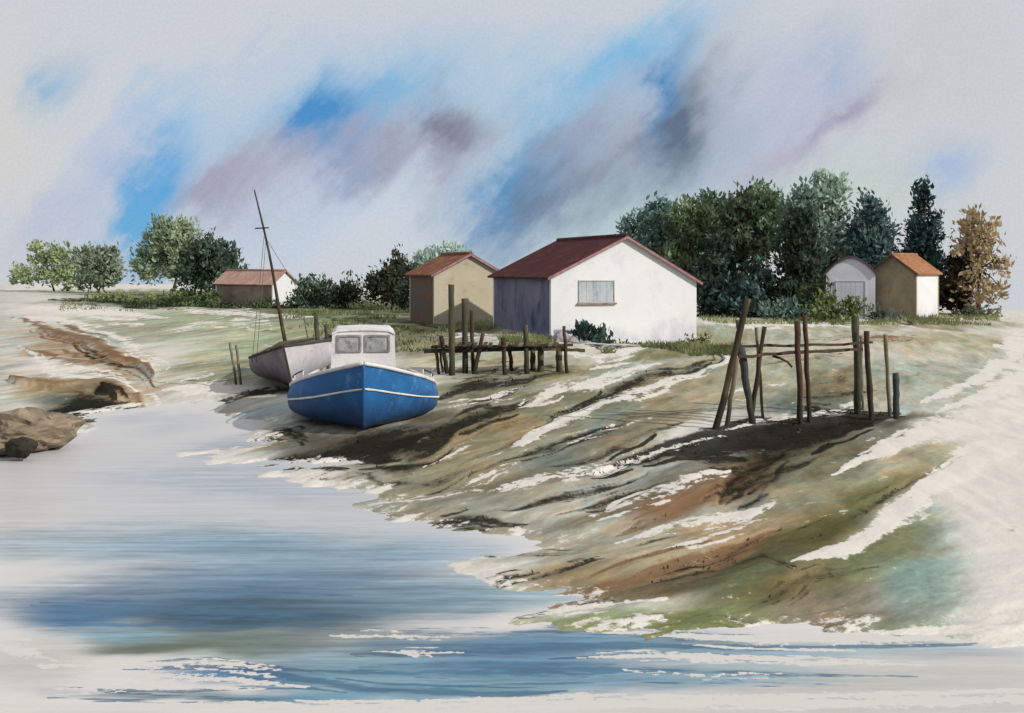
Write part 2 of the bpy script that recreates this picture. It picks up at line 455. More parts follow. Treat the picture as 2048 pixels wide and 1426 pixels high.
def height(X, Y, detail=True):
    X = np.asarray(X, float); Y = np.asarray(Y, float)
    lb = np.log(np.maximum(Y, 1.0)) - .03 * X
    wob = (fbm(X * .8, Y * .35, 3, 4) - .5) + 1.1 * (fbm(X * 1.6, lb * 40, 23, 6) - .5)
    d = seg_dist(X, Y, SHORE) * np.where(inside(X, Y, POLY), 1, -1) + wob * np.clip(Y * .06, .8, 1.7)
    z = np.where(d > 0, 0.30 * (1 - np.exp(-np.maximum(d, 0) / 3.0)), 0.28 * d)
    z = np.maximum(z, -0.6)
    land = smooth(d, 0.3, 4)
    U = CX + F * X / np.maximum(Y, 1)
    up = smooth(Y, 36, 47) * smooth(U, 650, 850) + smooth(Y, 40, 62) * (1 - smooth(U, 650, 850))
    z = z + 0.20 * up * land
    z = z - 0.50 * np.exp(-(((X - 8.2) / 3.2) ** 2 + ((Y - 48.6) / 4.0) ** 2))
    z = z - 0.14 * np.exp(-(((X - 3.6) / 2.6) ** 2 + ((Y - 47.0) / 2.4) ** 2))
    z = z + land * 0.10 * (fbm(X * .35 + Y * .1, Y * .16, 9, 4) - .5)
    crest = 230 - 150 * smooth(U, 900, 1400)
    z = z - 0.10 * np.maximum(0, Y - crest)
    if detail:
        _, dh = masks(X, Y)
        z = z + dh * np.where(d > 0.1, 1, 0) * smooth(d, 0.1, .9)
        z = z + land * 0.05 * (fbm(X * 2.2, Y * .8, 17, 3) - .5)
    return z

def ground(x, y):
    return float(height(np.array([x]), np.array([y]))[0])

# base wash of the ground (before the streaks), shade under stage, boat and bank painted in: px, py, rx, ry, tilt, colour, strength
PAPER = (199, 194, 186)
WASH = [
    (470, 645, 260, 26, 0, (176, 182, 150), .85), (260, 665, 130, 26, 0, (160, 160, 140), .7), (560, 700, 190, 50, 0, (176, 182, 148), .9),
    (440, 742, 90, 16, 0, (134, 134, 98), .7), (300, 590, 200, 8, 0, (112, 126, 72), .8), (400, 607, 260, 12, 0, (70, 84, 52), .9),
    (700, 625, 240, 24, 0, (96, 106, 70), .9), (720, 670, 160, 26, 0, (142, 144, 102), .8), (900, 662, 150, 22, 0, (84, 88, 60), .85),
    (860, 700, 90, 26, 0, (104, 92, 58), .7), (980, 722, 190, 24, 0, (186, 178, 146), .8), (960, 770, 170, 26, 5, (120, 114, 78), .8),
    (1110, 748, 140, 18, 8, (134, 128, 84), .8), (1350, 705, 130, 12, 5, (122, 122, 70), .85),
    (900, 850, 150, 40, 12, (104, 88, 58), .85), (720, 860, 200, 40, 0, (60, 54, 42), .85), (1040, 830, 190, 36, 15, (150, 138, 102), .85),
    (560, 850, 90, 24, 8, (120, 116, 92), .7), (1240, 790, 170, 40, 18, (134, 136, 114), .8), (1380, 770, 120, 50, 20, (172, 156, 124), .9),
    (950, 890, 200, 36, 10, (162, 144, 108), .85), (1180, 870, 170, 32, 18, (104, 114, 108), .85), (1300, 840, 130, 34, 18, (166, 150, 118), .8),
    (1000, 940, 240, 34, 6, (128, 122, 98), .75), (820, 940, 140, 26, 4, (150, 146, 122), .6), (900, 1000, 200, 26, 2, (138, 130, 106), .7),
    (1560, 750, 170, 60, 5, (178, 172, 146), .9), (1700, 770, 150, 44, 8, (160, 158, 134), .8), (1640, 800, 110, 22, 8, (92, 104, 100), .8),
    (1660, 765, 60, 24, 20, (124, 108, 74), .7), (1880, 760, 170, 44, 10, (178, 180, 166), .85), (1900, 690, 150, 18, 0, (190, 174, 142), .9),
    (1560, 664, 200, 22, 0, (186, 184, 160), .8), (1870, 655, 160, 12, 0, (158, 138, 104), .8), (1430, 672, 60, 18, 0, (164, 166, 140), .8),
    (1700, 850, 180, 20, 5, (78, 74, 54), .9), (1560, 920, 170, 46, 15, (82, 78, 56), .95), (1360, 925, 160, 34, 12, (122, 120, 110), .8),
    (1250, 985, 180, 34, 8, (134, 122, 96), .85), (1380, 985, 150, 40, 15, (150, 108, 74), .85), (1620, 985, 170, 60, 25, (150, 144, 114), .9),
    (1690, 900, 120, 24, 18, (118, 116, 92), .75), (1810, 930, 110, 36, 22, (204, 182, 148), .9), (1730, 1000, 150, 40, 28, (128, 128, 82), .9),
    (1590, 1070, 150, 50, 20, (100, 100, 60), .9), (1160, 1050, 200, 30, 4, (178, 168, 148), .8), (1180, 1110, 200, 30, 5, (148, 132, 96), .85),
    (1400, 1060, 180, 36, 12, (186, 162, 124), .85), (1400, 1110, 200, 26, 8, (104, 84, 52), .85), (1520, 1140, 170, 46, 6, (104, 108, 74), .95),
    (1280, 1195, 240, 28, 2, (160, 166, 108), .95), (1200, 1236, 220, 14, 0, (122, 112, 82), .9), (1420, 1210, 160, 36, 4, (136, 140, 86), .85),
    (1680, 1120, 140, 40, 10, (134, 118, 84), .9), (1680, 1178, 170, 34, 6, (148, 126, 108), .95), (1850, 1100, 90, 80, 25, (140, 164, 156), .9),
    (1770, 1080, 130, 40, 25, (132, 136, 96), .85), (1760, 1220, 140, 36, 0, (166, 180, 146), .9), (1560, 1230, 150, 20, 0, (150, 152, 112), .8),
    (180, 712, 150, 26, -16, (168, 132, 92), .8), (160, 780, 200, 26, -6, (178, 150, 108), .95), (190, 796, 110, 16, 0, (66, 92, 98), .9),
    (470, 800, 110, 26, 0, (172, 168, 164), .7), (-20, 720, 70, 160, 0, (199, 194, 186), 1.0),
]

def grid_mesh(name, cols, rows, zfun, zoff=0.0):
    """a sheet whose vertices crowd together near the shore"""
    Yv = F * (CZ - 0.3) / (rows - HY)
    U, Yg = np.meshgrid(cols, Yv)
    X = (U - CX) / F * Yg
    Z = zfun(X, Yg)
    nr, nc = X.shape
    me = bpy.data.meshes.new(name)
    me.vertices.add(nr * nc)
    me.vertices.foreach_set('co', np.stack([X, Yg, Z], -1).astype(np.float32).ravel())
    i = (np.arange(nr - 1)[:, None] * nc + np.arange(nc - 1)[None, :]).ravel()
    q = np.stack([i, i + nc, i + nc + 1, i + 1], -1).astype(np.int32)
    nf = len(q)
    me.loops.add(nf * 4)
    me.loops.foreach_set('vertex_index', q.ravel())
    me.polygons.add(nf)
    me.polygons.foreach_set('loop_start', (np.arange(nf) * 4).astype(np.int32))
    me.polygons.foreach_set('use_smooth', np.ones(nf, bool))
    me.update(calc_edges=True)
    return me, X, Yg

def set_attr(me, name, rgb):
    a = me.attributes.new(name, 'FLOAT_COLOR', 'POINT')
    d = np.ones((rgb[..., 0].size, 4), np.float32)
    d[:, :3] = rgb.reshape(-1, 3)
    a.data.foreach_set('color', d.ravel())

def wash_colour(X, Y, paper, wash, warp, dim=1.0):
    U, V = image_px(X, Y)
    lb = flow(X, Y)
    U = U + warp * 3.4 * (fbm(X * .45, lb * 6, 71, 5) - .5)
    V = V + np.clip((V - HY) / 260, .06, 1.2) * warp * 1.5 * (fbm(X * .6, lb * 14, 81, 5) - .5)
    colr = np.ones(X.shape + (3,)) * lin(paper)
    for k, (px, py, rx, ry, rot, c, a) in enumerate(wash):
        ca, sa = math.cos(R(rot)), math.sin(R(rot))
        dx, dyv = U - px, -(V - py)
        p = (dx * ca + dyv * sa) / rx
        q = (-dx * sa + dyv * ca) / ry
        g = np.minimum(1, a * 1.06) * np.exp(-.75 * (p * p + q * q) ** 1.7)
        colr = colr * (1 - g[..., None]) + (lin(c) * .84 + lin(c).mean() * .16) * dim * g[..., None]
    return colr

cols = np.concatenate([np.linspace(-1600, -60, 60, endpoint=False), np.linspace(-60, 2108, 720, endpoint=False), np.linspace(2108, 3700, 60)])
rows = np.concatenate([np.linspace(548, 1320, 440, endpoint=False), np.linspace(1320, 2600, 30)])
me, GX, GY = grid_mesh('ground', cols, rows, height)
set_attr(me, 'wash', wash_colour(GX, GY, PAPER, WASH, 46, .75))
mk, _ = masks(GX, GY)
dsh = seg_dist(GX, GY, SHORE) * np.where(inside(GX, GY, POLY), 1, -1)
mk['w'] = np.maximum(mk['w'], .36 * (1 - smooth(dsh, .05, .7)))
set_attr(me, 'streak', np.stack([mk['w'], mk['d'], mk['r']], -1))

def ground_material():
    m = bpy.data.materials.new('shore_ground'); m.use_nodes = True
    t = m.node_tree
    b = t.nodes['Principled BSDF']
    pos = node(t, 'ShaderNodeNewGeometry').outputs['Position']
    wash = node(t, 'ShaderNodeAttribute', attribute_name='wash').outputs['Color']
    st = node(t, 'ShaderNodeAttribute', attribute_name='streak').outputs['Color']
    s = node(t, 'ShaderNodeSeparateColor', {0: st})
    p = node(t, 'ShaderNodeSeparateXYZ', {0: pos})
    ly = mth(t, 'LOGARITHM', mth(t, 'MAXIMUM', p.outputs[1], 1.0), math.e)
    lb = mth(t, 'MULTIPLY_ADD', p.outputs[0], -.065, ly)
    # lines the ebb leaves on the flats: long along the bank, fine across it
    fl_ = node(t, 'ShaderNodeCombineXYZ', {0: p.outputs[0], 1: mth(t, 'MULTIPLY', lb, 20.0)}).outputs[0]
    fl2 = node(t, 'ShaderNodeCombineXYZ', {0: mth(t, 'MULTIPLY', p.outputs[0], 1.0), 1: mth(t, 'MULTIPLY', ly, 10.0)}).outputs[0]
    na = noise(t, fl_, 1.1, 9, 0.68, .3).outputs[0]
    nb = noise(t, fl_, .42, 6, 0.6, .6).outputs[0]
    nc = noise(t, fl2, 7.0, 6, 0.72).outputs[0]
    nd = noise(t, fl2, .8, 5, 0.6, .8).outputs[0]
    # blotchy pigment: where the wash pooled and dried
    v = mth(t, 'MULTIPLY', mth(t, 'MULTIPLY_ADD', na, 1.9, 0.02), mth(t, 'MULTIPLY_ADD', nb, 1.1, .45))
    v = mth(t, 'MULTIPLY', v, mth(t, 'MULTIPLY_ADD', nc, 0.6, 0.70))
    hue = mixc(t, sstep(t, nd, .44, .62), (.93, 1, .97, 1), (1.06, .98, .86, 1))
    hue = mixc(t, sstep(t, nb, .54, .68), hue, (.76, .95, .98, 1))
    c = mixc(t, 1.0, wash, node(t, 'ShaderNodeCombineColor', {0: v, 1: v, 2: v}).outputs[0], 'MULTIPLY')
    lum = node(t, 'ShaderNodeRGBToBW', {0: wash}).outputs[0]
    dk = mth(t, 'SUBTRACT', 1.0, sstep(t, lum, .36, .53))
    c = mixc(t, mth(t, 'MULTIPLY_ADD', dk, .9, .10), wash, mixc(t, 1.0, c, hue, 'MULTIPLY'))
    def edge(ch, amp, soft, amp2=.5):
        x = mth(t, 'ADD', s.outputs[ch], mth(t, 'MULTIPLY', mth(t, 'SUBTRACT', na, .5), amp))
        x = mth(t, 'ADD', x, mth(t, 'MULTIPLY', mth(t, 'SUBTRACT', nc, .5), amp2))
        return sstep(t, x, .46 - soft, .46 + soft)
    rust = mixc(t, nb, alb((70, 46, 30)), alb((140, 108, 78)))
    c = mixc(t, mth(t, 'MULTIPLY', edge(2, 2.0, .2, .7), .85), c, rust)
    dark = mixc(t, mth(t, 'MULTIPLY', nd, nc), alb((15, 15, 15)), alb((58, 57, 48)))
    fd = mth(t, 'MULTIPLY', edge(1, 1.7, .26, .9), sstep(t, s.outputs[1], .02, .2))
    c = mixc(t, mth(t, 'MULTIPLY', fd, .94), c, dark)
    # bare pale sand showing through, and flecks of it over the streaked flats
    fw = mth(t, 'MULTIPLY', edge(0, 2.6, .12, 1.6), sstep(t, s.outputs[0], .02, .2))
    c = mixc(t, fw, c, alb((204, 199, 190)))
    x = mth(t, 'ADD', na, mth(t, 'MULTIPLY', mth(t, 'SUBTRACT', nc, .5), .5))
    fl = mth(t, 'MULTIPLY', sstep(t, x, .635, .685), mth(t, 'MULTIPLY', dk, mth(t, 'MULTIPLY_ADD', fd, -.8, 1.0)))
    c = mixc(t, mth(t, 'MULTIPLY', fl, .85), c, alb((198, 192, 180)))
    t.links.new(c, b.inputs['Base Color'])
    b.inputs['Roughness'].default_value = 1.0
    b.inputs['Specular IOR Level'].default_value = 0.0
    h = mth(t, 'MULTIPLY_ADD', na, .5, mth(t, 'MULTIPLY', noise(t, pos, 16, 4, .6).outputs[0], .25))
    bp = node(t, 'ShaderNodeBump', {'Height': h, 'Strength': .4, 'Distance': .06})
    t.links.new(bp.outputs[0], b.inputs['Normal'])
    return m

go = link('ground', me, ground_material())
go['kind'] = 'structure'

# ------------------------------------------------------------------ water
W_PAPER = (207, 203, 199)
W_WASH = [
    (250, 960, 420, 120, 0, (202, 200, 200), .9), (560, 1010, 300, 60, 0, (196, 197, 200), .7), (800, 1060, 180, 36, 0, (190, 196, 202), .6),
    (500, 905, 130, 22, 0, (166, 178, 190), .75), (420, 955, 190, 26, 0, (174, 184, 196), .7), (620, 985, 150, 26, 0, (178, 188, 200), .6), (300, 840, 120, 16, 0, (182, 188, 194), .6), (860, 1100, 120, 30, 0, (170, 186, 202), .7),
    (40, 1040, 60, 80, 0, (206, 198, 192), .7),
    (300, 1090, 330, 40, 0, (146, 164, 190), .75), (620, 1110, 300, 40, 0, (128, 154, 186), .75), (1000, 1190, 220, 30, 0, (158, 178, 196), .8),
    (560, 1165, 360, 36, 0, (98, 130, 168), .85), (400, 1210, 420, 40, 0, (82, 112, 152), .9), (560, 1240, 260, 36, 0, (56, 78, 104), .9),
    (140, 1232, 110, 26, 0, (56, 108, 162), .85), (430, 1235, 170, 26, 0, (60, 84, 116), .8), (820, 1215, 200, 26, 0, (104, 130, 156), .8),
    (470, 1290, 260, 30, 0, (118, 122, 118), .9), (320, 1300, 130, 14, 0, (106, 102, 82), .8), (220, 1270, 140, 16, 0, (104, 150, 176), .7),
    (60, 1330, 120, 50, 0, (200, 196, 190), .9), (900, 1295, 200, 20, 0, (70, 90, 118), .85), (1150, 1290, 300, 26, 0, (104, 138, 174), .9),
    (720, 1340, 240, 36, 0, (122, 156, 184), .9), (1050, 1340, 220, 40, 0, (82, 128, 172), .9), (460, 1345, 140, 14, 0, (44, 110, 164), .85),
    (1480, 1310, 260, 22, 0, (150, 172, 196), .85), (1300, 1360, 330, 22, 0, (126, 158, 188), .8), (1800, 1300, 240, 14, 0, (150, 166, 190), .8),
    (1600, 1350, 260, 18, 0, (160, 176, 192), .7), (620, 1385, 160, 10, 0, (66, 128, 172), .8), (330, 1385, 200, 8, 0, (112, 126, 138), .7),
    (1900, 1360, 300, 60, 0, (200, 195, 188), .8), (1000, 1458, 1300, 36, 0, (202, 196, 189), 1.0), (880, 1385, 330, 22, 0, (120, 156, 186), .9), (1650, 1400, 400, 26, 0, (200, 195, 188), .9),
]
W_STROKES = [
    ([(660, 1272, 4), (760, 1270, 6), (900, 1274, 4)], .85), ([(740, 1302, 4), (820, 1304, 6), (930, 1304, 4)], .75),
    ([(1150, 1316, 5), (1350, 1310, 9), (1600, 1322, 9), (1850, 1330, 5)], .9), ([(1200, 1265, 8), (1500, 1280, 10), (1800, 1276, 14), (2200, 1270, 20)], .95),
    ([(60, 1330, 8), (250, 1330, 12), (450, 1328, 8), (560, 1340, 4)], .8), ([(150, 1352, 10), (320, 1352, 12), (500, 1364, 9), (620, 1372, 5)], .85),
    ([(100, 1378, 8), (300, 1374, 6), (560, 1380, 6)], .75), ([(1250, 1340, 3), (1400, 1350, 5), (1560, 1345, 4)], .7),
    ([(-100, 1412, 9), (300, 1414, 10), (560, 1412, 9), (620, 1422, 10), (1000, 1418, 10), (1200, 1404, 12), (1600, 1404, 18), (2200, 1400, 30)], 1.0),
    ([(0, 1290, 14), (60, 1305, 18), (110, 1320, 8)], .8), ([(1000, 1232, 5), (1180, 1250, 6), (1400, 1262, 6)], .85),
]
wrows = np.concatenate([np.linspace(775, 1480, 300, endpoint=False), np.linspace(1480, 3600, 40)])
wcols = np.concatenate([np.linspace(-1600, -60, 30, endpoint=False), np.linspace(-60, 2108, 430, endpoint=False), np.linspace(2108, 3700, 30)])
wm, WX, WY = grid_mesh('water', wcols, wrows, lambda X, Y: np.zeros_like(X))
def water_px_wash():
    s = CZ / (CZ - 0.3)                # the wash's image pixels are taken on the water plane
    Y2 = WY / s
    return wash_colour(WX / s, Y2, W_PAPER, W_WASH, 26)
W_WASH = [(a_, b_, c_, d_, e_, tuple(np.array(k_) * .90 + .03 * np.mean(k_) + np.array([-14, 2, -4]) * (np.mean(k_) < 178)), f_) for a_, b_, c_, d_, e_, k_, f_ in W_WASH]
set_attr(wm, 'wash', water_px_wash())
s_ = CZ / (CZ - 0.3)
U_, V_ = image_px(WX / s_, WY / s_)
U_ = U_ + 40 * (fbm(WX * .8, WY * .8, 5, 3) - .5); V_ = V_ + 8 * (fbm(WX * .9, WY * .9, 6, 3) - .5)
fo = np.zeros_like(WX)
for _, pts, s, _z in strands([('f', p_, q_, 0) for p_, q_ in W_STROKES], 6, 9):
    fo = np.maximum(fo, stroke_field(U_, V_, pts) * s)
W_BLUE = [
    ([(600, 1258, 4), (900, 1266, 8), (1200, 1260, 7), (1500, 1296, 6), (1900, 1288, 5), (2020, 1282, 3)], .7),
    ([(700, 1308, 8), (1000, 1300, 12), (1300, 1292, 9), (1560, 1300, 5)], .85), ([(560, 1340, 8), (900, 1345, 16), (1200, 1340, 14), (1500, 1345, 8), (1830, 1352, 5)], .7),
    ([(240, 1338, 5), (420, 1332, 9), (560, 1352, 10), (740, 1376, 9), (1000, 1386, 9), (1130, 1380, 5)], 1.0),
    ([(130, 1374, 3), (350, 1384, 6), (620, 1376, 3)], .9), ([(90, 1396, 3), (300, 1400, 4), (590, 1397, 3)], .8), ([(1250, 1368, 4), (1500, 1362, 7), (1700, 1370, 4)], .6),
    ([(50, 1212, 8), (250, 1222, 12), (500, 1226, 16), (720, 1234, 10)], .8), ([(150, 1192, 5), (400, 1180, 9), (700, 1190, 8)], .6), ([(80, 1252, 6), (300, 1250, 8), (640, 1252, 9)], .7),
    ([(1080, 1250, 4), (1300, 1262, 5), (1500, 1270, 4)], .6)]
bl_ = np.zeros_like(WX)
for _, pts, s, _z in strands([('b', p_, q_, 0) for p_, q_ in W_BLUE], 5, 12):
    bl_ = np.maximum(bl_, stroke_field(U_, V_, pts) * s)
set_attr(wm, 'foam', np.stack([fo, bl_, fo], -1))

def water_material():
    m = bpy.data.materials.new('river_water'); m.use_nodes = True
    t = m.node_tree
    b = t.nodes['Principled BSDF']
    pos = node(t, 'ShaderNodeNewGeometry').outputs['Position']
    wash = node(t, 'ShaderNodeAttribute', attribute_name='wash').outputs['Color']
    fsep = node(t, 'ShaderNodeSeparateColor', {0: node(t, 'ShaderNodeAttribute', attribute_name='foam').outputs['Color']})
    foam = fsep.outputs[0]
    mp1 = node(t, 'ShaderNodeMapping', {0: pos, 'Scale': (.35, 1.3, 1)}).outputs[0]
    n1 = noise(t, mp1, 2.4, 6, .62).outputs[0]
    n2 = noise(t, mp1, 8.0, 5, .65).outputs[0]
    n3 = noise(t, pos, 13, 4, .65).outputs[0]
    mp3 = node(t, 'ShaderNodeMapping', {0: pos, 'Scale': (.16, 2.2, 1)}).outputs[0]
    n4 = noise(t, mp3, 3.0, 8, .72, .4).outputs[0]
    v = mth(t, 'MULTIPLY', mth(t, 'MULTIPLY_ADD', n1, .7, .6), mth(t, 'MULTIPLY_ADD', n2, .6, .7))
    v = mth(t, 'MULTIPLY', v, mth(t, 'MULTIPLY_ADD', n4, 1.9, .05))
    lum = node(t, 'ShaderNodeRGBToBW', {0: wash}).outputs[0]
    dk = mth(t, 'SUBTRACT', 1.0, sstep(t, lum, .34, .55))
    c = mixc(t, 1.0, wash, node(t, 'ShaderNodeCombineColor', {0: v, 1: v, 2: v}).outputs[0], 'MULTIPLY')
    c = mixc(t, mth(t, 'MULTIPLY_ADD', dk, .85, .12), wash, c)
    x = mth(t, 'ADD', foam, mth(t, 'MULTIPLY', mth(t, 'SUBTRACT', n2, .5), 1.6))
    x = mth(t, 'ADD', x, mth(t, 'MULTIPLY', mth(t, 'SUBTRACT', n3, .5), 1.5))
    fm = mth(t, 'MULTIPLY', sstep(t, x, .42, .52), sstep(t, foam, .02, .2))
    x = mth(t, 'ADD', fsep.outputs[1], mth(t, 'MULTIPLY', mth(t, 'SUBTRACT', n2, .5), 1.6))
    x = mth(t, 'ADD', x, mth(t, 'MULTIPLY', mth(t, 'SUBTRACT', n4, .5), 1.8))
    fb = mth(t, 'MULTIPLY', sstep(t, x, .30, .66), sstep(t, fsep.outputs[1], .02, .25))
    deep = mixc(t, n1, alb((34, 58, 78)), alb((76, 122, 152)))
    c = mixc(t, mth(t, 'MULTIPLY', fb, .8), c, deep)
    c = mixc(t, 1.0, c, (.93, .93, .93, 1), 'MULTIPLY')
    c = mixc(t, fm, c, alb((196, 192, 186)))
    t.links.new(c, b.inputs['Base Color'])
    t.links.new(mth(t, 'MULTIPLY_ADD', fm, .35, .35), b.inputs['Roughness'])
    b.inputs['IOR'].default_value = 1.33
    b.inputs['Specular IOR Level'].default_value = 0.16
    h = mth(t, 'MULTIPLY_ADD', n2, .6, mth(t, 'MULTIPLY', n3, .25))
    bp = node(t, 'ShaderNodeBump', {'Height': h, 'Strength': .25, 'Distance': .03})
    t.links.new(bp.outputs[0], b.inputs['Normal'])
    return m
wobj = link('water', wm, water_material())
wobj['kind'] = 'structure'

# ------------------------------------------------------------------ materials for made things
def wash_mat(name, c1, c2, c3=None, scale=1.2, stretch=(1, 1, 1), rough=.85, bump=.15, bscale=14, spec=.25, e=1.0, thr=(.35, .65), low=None):
    """two or three pigments pooled over one surface"""
    m = bpy.data.materials.new(name); m.use_nodes = True
    t = m.node_tree
    b = t.nodes['Principled BSDF']
    pos = node(t, 'ShaderNodeTexCoord').outputs['Object']
    mp_ = node(t, 'ShaderNodeMapping', {0: pos, 'Scale': stretch}).outputs[0]
    n = noise(t, mp_, scale, 6, .62, .4).outputs[0]
    c = mixc(t, sstep(t, n, *thr), alb(c1, e), alb(c2, e))
    if c3 is not None:
        n_ = noise(t, mp_, scale * 2.3, 5, .65).outputs[0]
        c = mixc(t, sstep(t, n_, .52, .68), c, alb(c3, e))
    if low is not None:                                   # damp, weed or fouling that has crept up from the ground
        z_ = node(t, 'ShaderNodeSeparateXYZ', {0: pos}).outputs[2]
        z_ = mth(t, 'ADD', z_, mth(t, 'MULTIPLY', mth(t, 'SUBTRACT', noise(t, mp_, scale * 1.6, 6, .65).outputs[0], .5), low[3]))
        c = mixc(t, mth(t, 'MULTIPLY', mth(t, 'SUBTRACT', 1.0, sstep(t, z_, low[0], low[1])), .85), c, alb(low[2], e))
    g = mth(t, 'MULTIPLY_ADD', noise(t, pos, bscale * 1.7, 3, .6).outputs[0], .3, .85)
    c = mixc(t, 1.0, c, node(t, 'ShaderNodeCombineColor', {0: g, 1: g, 2: g}).outputs[0], 'MULTIPLY')
    t.links.new(c, b.inputs['Base Color'])
    b.inputs['Roughness'].default_value = rough
    b.inputs['Specular IOR Level'].default_value = spec
    bp = node(t, 'ShaderNodeBump', {'Height': noise(t, pos, bscale, 4, .6).outputs[0], 'Strength': bump, 'Distance': .03})
    t.links.new(bp.outputs[0], b.inputs['Normal'])
    return m

M = {}
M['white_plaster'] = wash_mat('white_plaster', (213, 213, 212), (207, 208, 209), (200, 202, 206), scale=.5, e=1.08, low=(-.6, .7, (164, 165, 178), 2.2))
M['shade_dark_wall'] = wash_mat('shade_dark_side_wall', (70, 74, 98), (102, 100, 114), (50, 60, 88), scale=.55, stretch=(1, 1, .6), low=(-.5, .6, (112, 106, 120), 1.6), e=.74, bump=.3)  # white hut's side wall, shade mixed into its dark blue
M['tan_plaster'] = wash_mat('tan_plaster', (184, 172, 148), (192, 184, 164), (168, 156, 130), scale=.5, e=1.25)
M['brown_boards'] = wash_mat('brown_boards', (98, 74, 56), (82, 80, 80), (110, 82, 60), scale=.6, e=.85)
M['brown_wall'] = wash_mat('mud_brown_wall', (112, 98, 82), (134, 124, 112), (92, 78, 60), scale=.4, e=.8)
M['ochre_wall'] = wash_mat('ochre_wall', (134, 122, 96), (112, 106, 92), (116, 98, 68), scale=.6, e=.82)
M['grey_plaster'] = wash_mat('grey_plaster', (184, 184, 188), (172, 172, 178), (194, 194, 195), scale=.5, e=.84)
M['maroon_tiles'] = wash_mat('maroon_tiles', (92, 48, 48), (78, 44, 48), (108, 64, 58), scale=.8, e=1.75, bump=.4)
M['rust_tiles'] = wash_mat('rust_tiles', (122, 82, 62), (100, 66, 54), (138, 100, 78), scale=.9, e=1.1, bump=.4)
M['pink_tiles'] = wash_mat('pink_tiles', (174, 142, 128), (160, 126, 114), (184, 160, 146), scale=.7, e=1.15, bump=.4)
M['orange_tiles'] = wash_mat('orange_tiles', (166, 120, 84), (150, 104, 72), (180, 140, 106), scale=.9, e=1.2, bump=.4)
M['dark_felt'] = wash_mat('dark_roof_felt', (78, 66, 74), (60, 54, 60), scale=1, e=.8)
M['barge'] = wash_mat('barge_board', (146, 112, 112), (120, 92, 96), scale=2, e=.9)
M['shutter'] = wash_mat('grey_shutter', (150, 158, 162), (172, 176, 178), (130, 142, 146), scale=1.2, stretch=(1, 1, .5), e=1.0)
M['frame_dark'] = wash_mat('window_frame', (176, 178, 176), (150, 150, 146), scale=3, e=1.0)
M['win_frame'] = wash_mat('cabin_window_frame', (158, 154, 152), (120, 116, 114), scale=4, e=1.1)
M['sill'] = wash_mat('sill_wood', (108, 90, 72), (140, 128, 112), scale=3)
M['door_grey'] = wash_mat('door_grey', (174, 175, 179), (162, 164, 170), scale=.8, e=.84)
M['wood_brown'] = wash_mat('wet_wood', (72, 58, 42), (54, 44, 34), (94, 78, 56), scale=2.2, stretch=(1, 1, .3), e=1.1, low=(.0, .8, (40, 40, 30), 1.2), bump=.5)
M['wood_dark'] = wash_mat('dark_wood', (48, 42, 33), (38, 38, 34), (74, 58, 42), scale=2.0, stretch=(1, 1, .3), e=1.1, low=(.0, .8, (40, 40, 30), 1.2), bump=.5)
M['wood_red'] = wash_mat('red_brown_wood', (76, 52, 40), (58, 42, 34), (92, 68, 52), scale=2.0, stretch=(1, 1, .3), e=1.1, low=(.0, .8, (40, 40, 30), 1.2), bump=.5)
M['wood_green'] = wash_mat('weedy_wood', (78, 74, 56), (58, 60, 48), (98, 88, 64), scale=2.2, stretch=(1, 1, .3), e=1.1, low=(.0, .8, (40, 40, 30), 1.2), bump=.5)
M['wood_blue'] = wash_mat('blue_grey_wood', (66, 70, 66), (56, 62, 64), (88, 84, 68), scale=1.6, stretch=(1, 1, .3), e=1.1, low=(.0, .8, (40, 40, 30), 1.2), bump=.5)
M['wood_pale'] = wash_mat('faded_wood', (112, 104, 84), (92, 88, 68), (130, 120, 96), scale=2.0, stretch=(1, 1, .3), e=1.0, low=(.0, .8, (40, 40, 30), 1.2), bump=.4)
M['hull_blue'] = wash_mat('blue_hull_paint', (30, 100, 162), (48, 122, 180), (92, 148, 188), scale=.9, e=1.5, low=(.1, .8, (24, 50, 84), .9), rough=.6, spec=.3, bump=.12, thr=(.4, .7))
M['boat_white'] = wash_mat('boat_white_paint', (206, 203, 198), (196, 194, 192), (178, 176, 178), scale=1.4, e=1.05, rough=.6)
M['cabin_white'] = wash_mat('cabin_white_paint', (214, 211, 208), (200, 197, 196), (178, 174, 175), scale=1.6, e=1.0, rough=.6)
M['deck'] = wash_mat('grey_deck', (150, 148, 142), (124, 122, 116), scale=2)
M['hull_shade_side'] = wash_mat('shade_coloured_hull', (128, 118, 124), (100, 94, 102), (138, 132, 138), scale=1.0, low=(.0, .7, (70, 64, 70), .8), e=1.0, rough=.7)  # white hull's side away from the sun, shade put into the colour
M['hull_white'] = wash_mat('white_hull', (196, 192, 190), (172, 168, 172), (150, 150, 158), scale=1.0, low=(.2, .9, (140, 142, 150), .8), e=1.15)
M['dark_rail'] = wash_mat('dark_rail', (66, 60, 50), (48, 46, 42), scale=3, e=.8)
M['rope'] = wash_mat('rigging', (92, 94, 88), (76, 80, 78), scale=6)
M['glass'] = wash_mat('dim_glass', (132, 132, 132), (160, 160, 160), (104, 106, 106), scale=2.0, e=1.0, rough=.25, spec=.5, bump=.02)
M['rock'] = wash_mat('ochre_rock', (144, 128, 108), (114, 102, 84), (72, 66, 54), scale=1.3, low=(-.25, .35, (40, 40, 30), .6), e=1.1, bump=.6, bscale=6)
M['rubble'] = wash_mat('grey_rubble', (150, 146, 148), (124, 122, 126), (176, 172, 170), scale=2.0, e=1.0, bump=.6, bscale=8)

